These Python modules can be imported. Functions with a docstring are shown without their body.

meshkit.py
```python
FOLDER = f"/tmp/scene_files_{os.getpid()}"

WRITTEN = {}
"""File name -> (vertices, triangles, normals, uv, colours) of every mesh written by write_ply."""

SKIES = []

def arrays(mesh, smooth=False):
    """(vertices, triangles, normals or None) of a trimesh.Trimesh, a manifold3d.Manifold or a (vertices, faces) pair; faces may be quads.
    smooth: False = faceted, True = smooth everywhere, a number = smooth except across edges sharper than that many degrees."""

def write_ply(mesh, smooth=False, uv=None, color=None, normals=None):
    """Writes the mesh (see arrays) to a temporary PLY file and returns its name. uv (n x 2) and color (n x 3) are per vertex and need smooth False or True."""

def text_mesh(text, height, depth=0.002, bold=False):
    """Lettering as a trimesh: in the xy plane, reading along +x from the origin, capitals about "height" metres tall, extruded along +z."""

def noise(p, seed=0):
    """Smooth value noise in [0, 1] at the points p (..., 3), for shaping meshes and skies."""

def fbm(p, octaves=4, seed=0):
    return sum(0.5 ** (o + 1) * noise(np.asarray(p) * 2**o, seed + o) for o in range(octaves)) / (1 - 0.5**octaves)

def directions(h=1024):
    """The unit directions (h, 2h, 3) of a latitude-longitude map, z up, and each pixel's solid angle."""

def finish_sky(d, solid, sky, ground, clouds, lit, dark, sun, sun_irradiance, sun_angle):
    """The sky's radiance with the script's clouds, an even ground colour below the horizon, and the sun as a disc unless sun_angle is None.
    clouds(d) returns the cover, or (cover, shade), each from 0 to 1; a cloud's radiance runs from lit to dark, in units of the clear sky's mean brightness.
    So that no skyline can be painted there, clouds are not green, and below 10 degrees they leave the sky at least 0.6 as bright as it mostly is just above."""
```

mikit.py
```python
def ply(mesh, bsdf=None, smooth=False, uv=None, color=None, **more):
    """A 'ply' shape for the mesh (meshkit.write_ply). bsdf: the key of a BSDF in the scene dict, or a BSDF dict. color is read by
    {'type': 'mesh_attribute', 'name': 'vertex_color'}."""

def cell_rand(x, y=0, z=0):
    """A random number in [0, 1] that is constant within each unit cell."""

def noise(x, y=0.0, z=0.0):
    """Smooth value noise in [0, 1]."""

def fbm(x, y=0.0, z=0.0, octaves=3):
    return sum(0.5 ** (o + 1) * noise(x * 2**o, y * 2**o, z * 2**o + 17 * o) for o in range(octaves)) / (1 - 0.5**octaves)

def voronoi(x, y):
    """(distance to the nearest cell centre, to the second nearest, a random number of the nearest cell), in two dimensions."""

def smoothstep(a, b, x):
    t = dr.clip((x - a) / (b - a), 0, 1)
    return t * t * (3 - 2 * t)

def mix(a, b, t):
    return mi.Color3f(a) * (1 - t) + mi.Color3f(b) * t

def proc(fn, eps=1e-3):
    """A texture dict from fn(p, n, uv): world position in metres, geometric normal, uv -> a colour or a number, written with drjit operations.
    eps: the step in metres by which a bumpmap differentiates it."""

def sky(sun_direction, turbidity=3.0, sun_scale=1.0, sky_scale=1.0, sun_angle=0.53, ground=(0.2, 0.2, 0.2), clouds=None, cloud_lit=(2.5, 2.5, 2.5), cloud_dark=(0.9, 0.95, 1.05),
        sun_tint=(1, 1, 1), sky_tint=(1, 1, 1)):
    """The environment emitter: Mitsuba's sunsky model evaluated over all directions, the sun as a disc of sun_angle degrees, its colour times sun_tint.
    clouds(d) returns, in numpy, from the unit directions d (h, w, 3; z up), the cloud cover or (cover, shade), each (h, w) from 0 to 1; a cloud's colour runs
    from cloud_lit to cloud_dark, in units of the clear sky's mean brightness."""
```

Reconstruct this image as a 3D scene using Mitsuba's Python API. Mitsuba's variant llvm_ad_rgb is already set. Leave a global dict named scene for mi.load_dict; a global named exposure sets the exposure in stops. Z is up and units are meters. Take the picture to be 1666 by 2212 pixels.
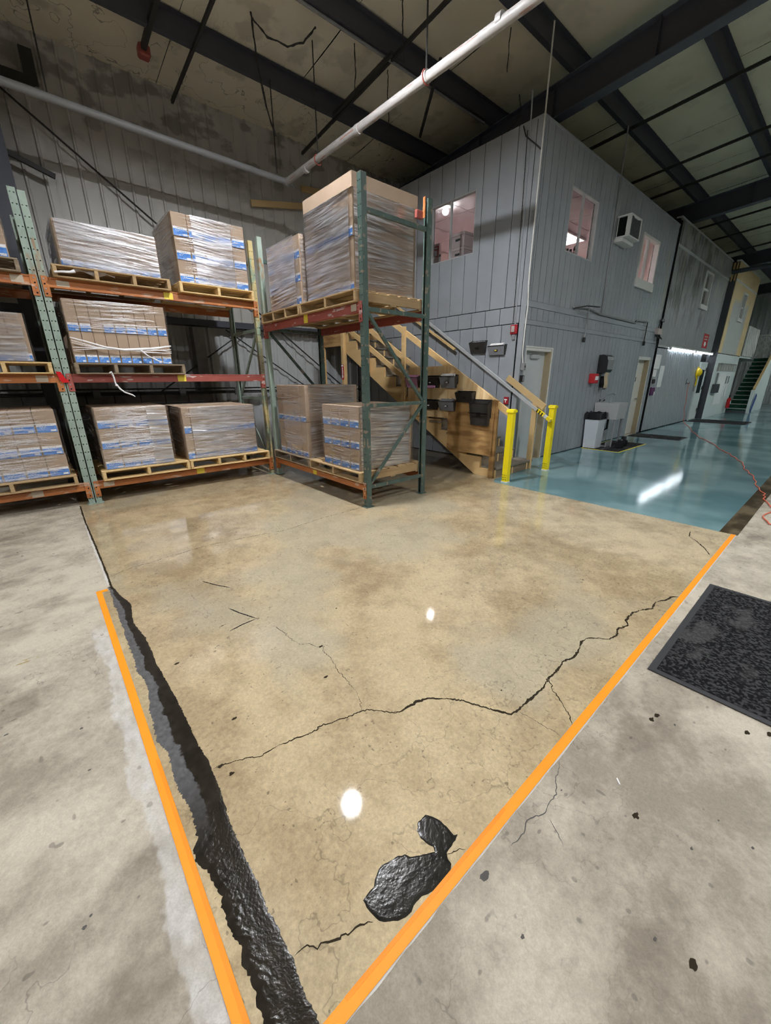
import math, json
import numpy as np, trimesh, drjit as dr, mitsuba as mi
import mikit, meshkit
from mikit import proc, noise, fbm, voronoi, cell_rand, smoothstep, mix
from shapely.geometry import Polygon, box as sbox
from shapely.ops import unary_union

T = mi.ScalarTransform4f
scene, labels = {}, {}
rng = np.random.default_rng(7)

# ------------------------------------------------------------------ camera, exposure
CAM = (0.0, 0.0, 1.56)
LOOK = (0.617468, 0.7168846, -0.32374332)
UP = (0.21551737, 0.24164032, 0.94613013)
scene['camera'] = {'type': 'perspective', 'fov': 2 * math.degrees(math.atan(833 / 843.197)), 'fov_axis': 'x',
                   'near_clip': 0.02, 'far_clip': 200.0,
                   'to_world': T().look_at(origin=list(CAM), target=[CAM[i] + LOOK[i] for i in range(3)], up=list(UP))}
exposure = 0.72

# lamps of the hall: (x, y, z, radius, radiance)
HIGH_BAYS = [(2.54, 3.86, 5.13, 0.10, 1450), (4.9, -1.3, 5.2, 0.12, 600), (-3.6, 0.8, 5.2, 0.17, 800),
             (12.9, -1.0, 5.3, 0.17, 215), (20.3, -1.0, 5.3, 0.17, 280), (27.5, -1.0, 5.3, 0.17, 280), (3.5, -4.2, 5.3, 0.12, 1000)]
LAMP_RGB, FAR_RGB = (0.97, 0.98, 1.0), (0.88, 1.0, 0.97)
TUBE_RGB, TUBE_L = (0.86, 0.95, 1.0), 13.0
OFFICE_RGB = (1.0, 0.88, 0.91)

# ------------------------------------------------------------------ helpers
COUNT = {}


def numbered(base):
    n = COUNT.get(base, 0)
    COUNT[base] = n + 1
    return base if n == 0 else f'{base}_{n:03d}'


def tag(key, label=None, cat=None, group=None, kind=None):
    d = labels.setdefault(key, {})
    for k, v in (('label', label), ('category', cat), ('group', group), ('kind', kind)):
        if v:
            d[k] = v
    return key


def thing(name, label, cat, group=None):
    return tag(numbered(name), label, cat, group)


def add(name, mesh, mat, parent=None, smooth=False, label=None, cat=None, group=None, kind=None, **more):
    key = numbered(name if parent is None else parent + '__' + name)
    scene[key] = mikit.ply(mesh, mat, smooth=smooth, **more)
    if label or cat or kind:
        tag(key, label, cat, group, kind)
    return key


def put(name, shape, parent, move=None, label=None):
    key = numbered(parent + '__' + name)
    d = dict(shape)
    if move is not None:
        d['to_world'] = T().translate([float(v) for v in move])
    scene[key] = d
    if label:
        tag(key, label)
    return key


def cat_(ms):
    return trimesh.util.concatenate(ms)


def bx(x0, x1, y0, y1, z0, z1, c=0.0):
    """A box; c chamfers its edges."""
    x0, x1 = min(x0, x1), max(x0, x1); y0, y1 = min(y0, y1), max(y0, y1); z0, z1 = min(z0, z1), max(z0, z1)
    if c <= 0:
        m = trimesh.creation.box(extents=(x1 - x0, y1 - y0, z1 - z0))
        m.apply_translation(((x0 + x1) / 2, (y0 + y1) / 2, (z0 + z1) / 2))
        return m
    c = min(c, (x1 - x0) / 2.1, (y1 - y0) / 2.1, (z1 - z0) / 2.1)
    pts = []
    for sx in (0, 1):
        for sy in (0, 1):
            for sz in (0, 1):
                X, Y, Z = (x0, x1)[sx], (y0, y1)[sy], (z0, z1)[sz]
                dx, dy, dz = c * (1 - 2 * sx), c * (1 - 2 * sy), c * (1 - 2 * sz)
                pts += [(X, Y + dy, Z + dz), (X + dx, Y, Z + dz), (X + dx, Y + dy, Z)]
    return trimesh.convex.convex_hull(np.array(pts))


def bar(p0, p1, w, h, up=(0, 0, 1), c=0.0):
    """A rectangular bar from p0 to p1: w across, h along up."""
    p0, p1 = np.array(p0, float), np.array(p1, float)
    t = p1 - p0; L = np.linalg.norm(t); t /= L
    a = np.cross(np.array(up, float), t); a /= np.linalg.norm(a)
    b = np.cross(t, a)
    m = bx(0, L, -w / 2, w / 2, -h / 2, h / 2, c)
    M = np.eye(4); M[:3, 0], M[:3, 1], M[:3, 2], M[:3, 3] = t, a, b, p0
    m.apply_transform(M)
    return m


def tube(pts, r, sides=8, caps=True):
    p = np.asarray(pts, float)
    n = len(p)
    r = np.broadcast_to(np.asarray(r, float), (n,))
    t = np.gradient(p, axis=0) if n > 2 else np.repeat((p[1] - p[0])[None], 2, 0)
    t /= np.linalg.norm(t, axis=1, keepdims=True) + 1e-12
    ref = np.array([0, 0, 1.0]) if abs(t[0, 2]) < 0.9 else np.array([1.0, 0, 0])
    a = np.cross(t[0], ref); a /= np.linalg.norm(a)
    A = []
    for i in range(n):
        a = a - t[i] * (a @ t[i]); a /= np.linalg.norm(a) + 1e-12
        A.append(a)
    A = np.array(A); B = np.cross(t, A)
    ang = np.arange(sides) * 2 * np.pi / sides
    v = p[:, None] + r[:, None, None] * (np.cos(ang)[None, :, None] * A[:, None] + np.sin(ang)[None, :, None] * B[:, None])
    v = v.reshape(-1, 3)
    f = []
    for i in range(n - 1):
        for j in range(sides):
            k = (j + 1) % sides
            f += [[i * sides + j, i * sides + k, (i + 1) * sides + k], [i * sides + j, (i + 1) * sides + k, (i + 1) * sides + j]]
    if caps:
        c0, c1 = len(v), len(v) + 1
        v = np.vstack([v, p[0], p[-1]])
        for j in range(sides):
            k = (j + 1) % sides
            f += [[c0, k, j], [c1, (n - 1) * sides + j, (n - 1) * sides + k]]
    return trimesh.Trimesh(v, f, process=False)


def lathe(profile, sides=24, at=(0, 0, 0)):
    m = trimesh.creation.revolve(np.array(profile, float), sections=sides)
    m.apply_translation(at)
    return m


def extr(poly, h, M=None):
    """Extrude a shapely polygon (in xy) by h along z, then apply the 4x4 M."""
    geoms = getattr(poly, 'geoms', [poly])
    m = cat_([trimesh.creation.extrude_polygon(g, h, engine='earcut') for g in geoms])
    if M is not None:
        m.apply_transform(M)
        if np.linalg.det(M[:3, :3]) < 0:
            m.invert()
    return m


def fr(origin, ex, ey, ez):
    M = np.eye(4); M[:3, 0], M[:3, 1], M[:3, 2], M[:3, 3] = ex, ey, ez, origin
    return M


def mapped(m, M):
    m = m.copy(); m.apply_transform(M)
    if np.linalg.det(M[:3, :3]) < 0:
        m.invert()
    return m


def grid(P, closed_u=False):
    """Triangles over an (n, m, 3) array of points."""
    n, m = P.shape[:2]
    idx = np.arange(n * m).reshape(n, m)
    if closed_u:
        a, b = idx, np.roll(idx, -1, 0)
    else:
        a, b = idx[:-1], idx[1:]
    q = np.stack([a[:, :-1], b[:, :-1], b[:, 1:], a[:, 1:]], -1).reshape(-1, 4)
    return trimesh.Trimesh(P.reshape(-1, 3), np.vstack([q[:, [0, 1, 2]], q[:, [0, 2, 3]]]), process=False)


def lit_mesh(name, mesh, rgb, L, parent, smooth=False, weight=0.6):
    return add(name, mesh, 'm_lamp', parent, smooth=smooth, emitter={'type': 'area', 'sampling_weight': float(weight), 'radiance': {'type': 'rgb', 'value': [float(L * c) for c in rgb]}})


# ------------------------------------------------------------------ materials
def rgbd(c):
    return {'type': 'rgb', 'value': [float(x) for x in c]}


def tex(c):
    return c if isinstance(c, dict) else rgbd(c)


def matte(c):
    return {'type': 'twosided', 'bsdf': {'type': 'diffuse', 'reflectance': tex(c)}}


def pr(c, rough=0.5, metal=0.0, spec=0.5, bump=None, scale=1.0, **k):
    b = {'type': 'principled', 'base_color': tex(c), 'roughness': rough, 'metallic': metal, 'specular': spec, **k}
    if bump:
        b = {'type': 'bumpmap', 'arbitrary': bump, 'scale': scale, 'bsdf': b}
    return {'type': 'twosided', 'bsdf': b}


def rp(c, alpha, bump=None, scale=1.0, dist='beckmann'):
    b = {'type': 'roughplastic', 'distribution': dist, 'alpha': alpha, 'int_ior': 1.5, 'nonlinear': False, 'diffuse_reflectance': tex(c)}
    if bump:
        b = {'type': 'bumpmap', 'arbitrary': bump, 'scale': scale, 'bsdf': b}
    return {'type': 'twosided', 'bsdf': b}


def c3(c):
    return mi.Color3f(*[float(x) for x in c])


def f_concrete(p, n, uv):
    a = fbm(p.x * 1.3 + 5, p.y * 1.3, octaves=5)
    b = fbm(p.x * 6 + 1, p.y * 9 + 3, octaves=4)
    c = fbm(p.x * 45, p.y * 45, octaves=3)
    k = mix(c3((0.235, 0.205, 0.16)), c3((0.43, 0.385, 0.31)), smoothstep(0.3, 0.68, 0.5 * a + 0.35 * b + 0.15 * c))
    st = smoothstep(0.56, 0.72, fbm(p.x * 2.1 + 30, p.y * 3.4 + 9, octaves=5))
    k = mix(k, k * c3((0.62, 0.60, 0.58)), st * 0.7)
    # scraped pale residue beside the left tape, ragged on its outer side
    w = 0.025 + 0.06 * fbm(p.y * 5.0, 2.0, octaves=3) + 0.02 * noise(p.y * 40, p.x * 60)
    res = smoothstep(0.036 - w - 0.012, 0.036 - w + 0.006, p.x) * smoothstep(0.05, 0.04, p.x) * smoothstep(0.2, 0.6, p.y) * smoothstep(3.0, 2.8, p.y)
    k = mix(k, c3((0.47, 0.455, 0.43)), res * (0.35 + 0.55 * noise(p.x * 40, p.y * 22)))
    yd = smoothstep(0.10, 0.03, dr.sqrt(dr.square((p.x + 0.39) * 0.9) + dr.square((p.y - 2.815) * 3.2))) * smoothstep(0.45, 0.60, fbm(p.x * 35, p.y * 60, octaves=3))
    k = mix(k, c3((0.26, 0.20, 0.07)), yd * 0.9)
    k = k * (0.86 + 0.12 * noise(p.x * 150, p.y * 150) + 0.16 * noise(p.x * 360, p.y * 360))
    cz = smoothstep(0.010, 0.002, dr.abs(fbm(p.x * 7 + 4, p.y * 7, octaves=5) - 0.5)) * smoothstep(0.5, 0.65, noise(p.x * 1.5, p.y * 1.5 + 8))
    k = mix(k, k * 0.72, cz)
    sp = smoothstep(0.84, 0.90, fbm(p.x * 22 + 7, p.y * 27, octaves=2))
    return mix(k, k * 0.5, sp * 0.7)


def f_sealed(p, n, uv):
    a = fbm(p.x * 1.7 + 2, p.y * 1.7 + 8, octaves=5)
    b = fbm(p.x * 8, p.y * 8, octaves=4)
    c = fbm(p.x * 60, p.y * 60, octaves=3)
    t = 0.45 * a + 0.35 * b + 0.2 * c
    k = mix(c3((0.29, 0.22, 0.13)), c3((0.465, 0.375, 0.235)), smoothstep(0.28, 0.70, t))
    g = smoothstep(0.52, 0.70, fbm(p.x * 1.1 + 40, p.y * 1.1 + 3, octaves=4))
    k = mix(k, c3((0.36, 0.33, 0.25)), g * 0.55)
    # a broad second coat near the far edge is paler than the rest
    pale = smoothstep(3.72, 3.95, p.x + 0.16 * (p.y - 0.5) - 0.35 * smoothstep(1.2, 2.2, p.y)) * smoothstep(3.6, 2.4, p.y)
    k = mix(k, k * c3((1.12, 1.15, 1.22)), pale)
    k = k * (0.82 + 0.18 * noise(p.x * 120, p.y * 120) + 0.20 * noise(p.x * 330, p.y * 330))
    cz = smoothstep(0.010, 0.002, dr.abs(fbm(p.x * 6 + 4, p.y * 6, octaves=5) - 0.5)) * smoothstep(0.42, 0.60, noise(p.x * 1.2, p.y * 1.2 + 8))
    k = mix(k, k * 0.74, cz)
    sp = smoothstep(0.84, 0.88, fbm(p.x * 55 + 3, p.y * 55 + 1, octaves=2))
    return mix(k, k * 0.45, sp * 0.7)


def f_peel(p, n, uv):
    return fbm(p.x * 55, p.y * 55, octaves=2) * 0.7 + 0.6 * noise(p.x * 9, p.y * 9)


def f_peel_teal(p, n, uv):
    return noise(p.x * 1.6, p.y * 1.6) + 0.10 * noise(p.x * 30, p.y * 30)


def f_teal(p, n, uv):
    a = fbm(p.x * 1.2, p.y * 1.2 + 4, octaves=4)
    return mix(c3((0.105, 0.205, 0.225)), c3((0.20, 0.325, 0.345)), smoothstep(0.3, 0.7, a))


def f_brown(p, n, uv):
    a = fbm(p.x * 3, p.y * 6, octaves=4)
    return mix(c3((0.05, 0.036, 0.02)), c3((0.15, 0.115, 0.07)), smoothstep(0.3, 0.7, a))


def f_tar(p, n, uv):
    a = fbm(p.x * 30, p.y * 30, octaves=4)
    return mix(c3((0.006, 0.006, 0.006)), c3((0.026, 0.024, 0.020)), a)


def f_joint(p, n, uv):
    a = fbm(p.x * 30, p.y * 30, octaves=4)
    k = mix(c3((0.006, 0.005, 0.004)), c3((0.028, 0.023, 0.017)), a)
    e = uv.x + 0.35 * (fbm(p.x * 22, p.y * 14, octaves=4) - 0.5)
    g = smoothstep(0.47, 0.40, e) * smoothstep(1.05, 1.55, p.y)  # left strip painted grey to stand for glare reflected in the tar
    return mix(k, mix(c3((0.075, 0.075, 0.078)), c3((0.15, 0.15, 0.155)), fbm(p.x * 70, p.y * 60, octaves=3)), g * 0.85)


def f_tarbump(p, n, uv):
    return fbm(p.x * 170, p.y * 170, octaves=3)


def f_wallrib(p, n, uv):
    a = fbm(p.x * 1.6, p.z * 1.2 + p.y, octaves=4)
    k = mix(c3((0.36, 0.35, 0.33)), c3((0.50, 0.49, 0.46)), a)
    # grime and cobweb threads under the eave
    d = smoothstep(0.50, 0.66, fbm(p.x * 3.2 + 11, p.z * 5.5, octaves=5)) * smoothstep(4.5, 5.7, p.z)
    return mix(k, k * 0.45, d * 0.8)


def f_insul(p, n, uv):
    a = fbm(p.x * 0.9 + 2, p.y * 0.9, octaves=4)
    k = mix(c3((0.62, 0.58, 0.46)), c3((0.78, 0.75, 0.63)), a)
    d = smoothstep(0.56, 0.72, fbm(p.x * 2.6, p.y * 2.6 + 5, octaves=5))
    far = smoothstep(7.4, 8.2, p.x)  # greenish light past the first girder, painted in as a tint
    k = mix(k, k * c3((0.92, 1.0, 0.98)), far)
    th = dr.abs(fbm(p.x * 3.1 + 9, p.y * 3.1, octaves=4) - 0.5)
    web = smoothstep(0.012, 0.0, th) * smoothstep(6.2, 8.2, p.y)
    return mix(mix(k, k * 0.5, d * 0.6 * (0.4 + 0.6 * smoothstep(4.0, 8.2, p.y))), k * 0.22, web * 0.8)


def f_paint(p, n, uv):
    a = fbm(p.x * 2.0 + p.y * 2.0, p.z * 1.1, octaves=4)
    k = mix(c3((0.255, 0.28, 0.31)), c3((0.32, 0.345, 0.375)), a)
    g = smoothstep(0.55, 0.75, fbm(p.x * 5 + p.y * 3, p.z * 0.9, octaves=3)) * smoothstep(11.0, 12.6, p.x) * smoothstep(2.8, 3.6, p.z)
    return mix(k, c3((0.33, 0.32, 0.22)), g * 0.5)


def f_mold(p, n, uv):
    a = fbm(p.x * 2.0, p.z * 1.1, octaves=4)
    k = mix(c3((0.30, 0.315, 0.33)), c3((0.37, 0.385, 0.40)), a)
    s = 0.6 * fbm(p.x * 5, p.z * 2.2, octaves=5) + 0.4 * fbm(p.x * 11, p.z * 1.2, octaves=3)
    m = smoothstep(0.42, 0.62, s) * smoothstep(3.0, 3.9, p.z + 0.6 * noise(p.x * 1.1, 3.0)) * smoothstep(18.6, 16.4, p.x)
    k = mix(k * 0.8, c3((0.075, 0.07, 0.055)), m * 0.7)
    y = smoothstep(0.56, 0.70, fbm(p.x * 14 + 3, p.z * 1.3, octaves=3)) * smoothstep(3.7, 4.4, p.z)
    return mix(k, c3((0.46, 0.43, 0.30)), y * 0.5)


def f_tanwall(p, n, uv):
    a = fbm(p.x * 3, p.z * 2, octaves=3)
    k = mix(c3((0.60, 0.45, 0.24)), c3((0.70, 0.55, 0.31)), a)
    inside = smoothstep(20.05, 20.2, p.x + 0.12 * noise(p.z * 2.0, 1.0)) * smoothstep(23.0, 22.7, p.x) * smoothstep(4.25, 3.95, p.z - 0.35 * noise(p.x * 1.3, 2.0))
    return mix(k, c3((0.44, 0.45, 0.44)), inside)


def f_pallet(p, n, uv):
    q = (p.x + p.y) * 3.0
    a = fbm(p.x * 3 + p.z * 40, p.y * 3 + p.z * 31, p.z * 25, octaves=3)
    r = noise(p.x * 1.3 + 3, p.y * 1.3, p.z * 3)
    return mix(mix(c3((0.24, 0.15, 0.075)), c3((0.50, 0.36, 0.19)), a), c3((0.33, 0.24, 0.14)), r * 0.5)


def f_pallet_new(p, n, uv):
    a = fbm(p.x * 3 + p.z * 40, p.y * 3 + p.z * 31, p.z * 25, octaves=3)
    return mix(c3((0.44, 0.30, 0.13)), c3((0.66, 0.49, 0.25)), a)


def f_pallet_old(p, n, uv):
    a = fbm(p.x * 3 + p.z * 40, p.y * 3 + p.z * 31, p.z * 25, octaves=3)
    return mix(c3((0.12, 0.09, 0.06)), c3((0.30, 0.24, 0.17)), a)


def f_pine(p, n, uv):
    a = fbm(p.x * 30, p.y * 2 + p.z * 14, p.z * 9, octaves=3)
    b = noise(p.y * 2.0, p.z * 2.0)
    return mix(c3((0.56, 0.37, 0.16)), c3((0.78, 0.56, 0.28)), 0.6 * a + 0.4 * b)


def f_ply(p, n, uv):
    w = fbm(p.y * 16 + 2.0 * noise(p.y * 2, p.z * 1.0), p.z * 1.6, octaves=3)
    return mix(c3((0.70, 0.48, 0.23)), c3((0.88, 0.68, 0.39)), smoothstep(0.3, 0.7, w))


def f_ply_dark(p, n, uv):
    w = fbm(p.y * 3 + 1.5 * noise(p.y * 2, p.z * 3), p.z * 12, octaves=3)
    return mix(c3((0.31, 0.17, 0.065)), c3((0.50, 0.31, 0.13)), smoothstep(0.3, 0.7, w))


def f_card(p, n, uv):
    a = fbm(p.x * 2, p.y * 2, p.z * 3, octaves=3)
    return mix(c3((0.31, 0.23, 0.165)), c3((0.40, 0.305, 0.225)), a)


def f_label(p, n, uv):
    u, v = uv.x, uv.y
    blue = mix(c3((0.07, 0.19, 0.52)), c3((0.13, 0.30, 0.66)), noise(u * 9, v * 5))
    white = c3((0.72, 0.72, 0.74))
    k = mix(blue, white, smoothstep(0.73, 0.75, v))
    dash = smoothstep(0.3, 0.34, u) * smoothstep(0.72, 0.68, u) * smoothstep(0.845, 0.855, v) * smoothstep(0.915, 0.905, v)
    k = mix(k, c3((0.02, 0.03, 0.08)), dash * (cell_rand(u * 26, 4) > 0.35) * 0.8)
    code = smoothstep(0.66, 0.67, u) * smoothstep(0.95, 0.94, u) * smoothstep(0.08, 0.10, v) * smoothstep(0.30, 0.28, v)
    k = mix(k, white, code)
    # a slanting handwritten-looking word stroke
    sx = (u - 0.14) / 0.34
    c = 0.50 + 0.11 * dr.sin(sx * 17.0) * smoothstep(1.05, 0.6, sx) + 0.12 * sx
    stroke = smoothstep(0.055, 0.03, dr.abs(v - c)) * smoothstep(0.0, 0.04, sx) * smoothstep(1.0, 0.96, sx)
    k = mix(k, white, stroke * 0.9)
    tick = smoothstep(0.03, 0.015, dr.abs(v - 0.16)) * smoothstep(0.1, 0.12, u) * smoothstep(0.5, 0.48, u)
    return mix(k, c3((0.30, 0.38, 0.62)), tick)


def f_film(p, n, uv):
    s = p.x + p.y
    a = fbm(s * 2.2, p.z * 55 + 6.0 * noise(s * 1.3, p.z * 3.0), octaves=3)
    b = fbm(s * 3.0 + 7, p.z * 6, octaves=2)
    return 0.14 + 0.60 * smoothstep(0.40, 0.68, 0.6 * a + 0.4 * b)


def f_green(p, n, uv):
    a = fbm(p.x * 9 + p.y * 9, p.z * 3.5, octaves=4)
    k = mix(c3((0.20, 0.265, 0.225)), c3((0.28, 0.345, 0.295)), a)
    r = smoothstep(0.60, 0.70, fbm(p.x * 14 + 3, p.z * 5 + 1, octaves=3)) * smoothstep(2.2, 3.3, p.z)
    return mix(k, c3((0.27, 0.12, 0.04)), r * 0.8)


def f_rustpost(p, n, uv):
    a = fbm(p.x * 20 + p.y * 9, p.z * 6, octaves=4)
    k = mix(c3((0.20, 0.26, 0.19)), c3((0.42, 0.34, 0.16)), smoothstep(0.35, 0.62, a))
    d = smoothstep(2.35, 1.75, p.z) * smoothstep(0.35, 0.55, fbm(p.x * 25, p.z * 2.0 + 4, octaves=3))
    return mix(k, c3((0.055, 0.045, 0.03)), d * 0.9)


def f_darkgreen(p, n, uv):
    a = fbm(p.x * 9 + p.y * 9, p.z * 4, octaves=4)
    k = mix(c3((0.045, 0.078, 0.07)), c3((0.085, 0.128, 0.113)), a)
    s = smoothstep(0.70, 0.78, fbm(p.x * 30 + p.y * 17, p.z * 22, octaves=2))
    return mix(k, c3((0.30, 0.22, 0.16)), s * 0.6)


def f_orange(p, n, uv):
    a = fbm(p.x * 3 + p.y * 3, p.z * 12, octaves=4)
    k = mix(c3((0.27, 0.085, 0.025)), c3((0.46, 0.17, 0.05)), a)
    s = smoothstep(0.66, 0.75, fbm(p.x * 6 + p.y * 6 + 3, p.z * 25, octaves=3))
    return mix(k, c3((0.50, 0.42, 0.34)), s * 0.5)


def f_redbeam(p, n, uv):
    a = fbm(p.x * 3 + p.y * 3, p.z * 12, octaves=4)
    k = mix(c3((0.20, 0.045, 0.035)), c3((0.34, 0.085, 0.065)), a)
    s = smoothstep(0.70, 0.77, fbm(p.x * 7 + p.y * 7 + 3, p.z * 25, octaves=3))
    return mix(k, c3((0.55, 0.50, 0.48)), s * 0.6)


def f_mat(p, n, uv):
    a = fbm(p.x * 90, p.y * 90, octaves=2)
    b = fbm(p.x * 5, p.y * 8, octaves=4)
    k = mix(c3((0.007, 0.007, 0.008)), c3((0.040, 0.040, 0.041)), smoothstep(0.35, 0.75, a))
    return mix(k, c3((0.09, 0.088, 0.088)), smoothstep(0.55, 0.75, b) * 0.35)


def f_matbump(p, n, uv):
    return fbm(p.x * 110, p.y * 110, octaves=2)


def f_block(p, n, uv):
    a = fbm(p.x * 12, p.z * 12, octaves=4)
    return mix(c3((0.16, 0.165, 0.17)), c3((0.26, 0.265, 0.27)), a)


def f_white(p, n, uv):
    a = fbm(p.x * 20, p.y * 20, p.z * 20, octaves=3)
    return mix(c3((0.42, 0.41, 0.39)), c3((0.66, 0.65, 0.62)), a)


def f_whitepipe(p, n, uv):
    a = fbm(p.x * 9, p.y * 5, p.z * 20, octaves=4)
    k = mix(c3((0.32, 0.31, 0.30)), c3((0.45, 0.44, 0.43)), a)
    r = smoothstep(0.66, 0.74, fbm(p.y * 3.3, p.x * 30, p.z * 30, octaves=3))
    return mix(k, c3((0.30, 0.13, 0.09)), r * 0.7)


def f_carpet(p, n, uv):
    return mix(c3((0.015, 0.06, 0.04)), c3((0.03, 0.10, 0.065)), fbm(p.x * 20, p.y * 20, p.z * 20, octaves=2))


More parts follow.
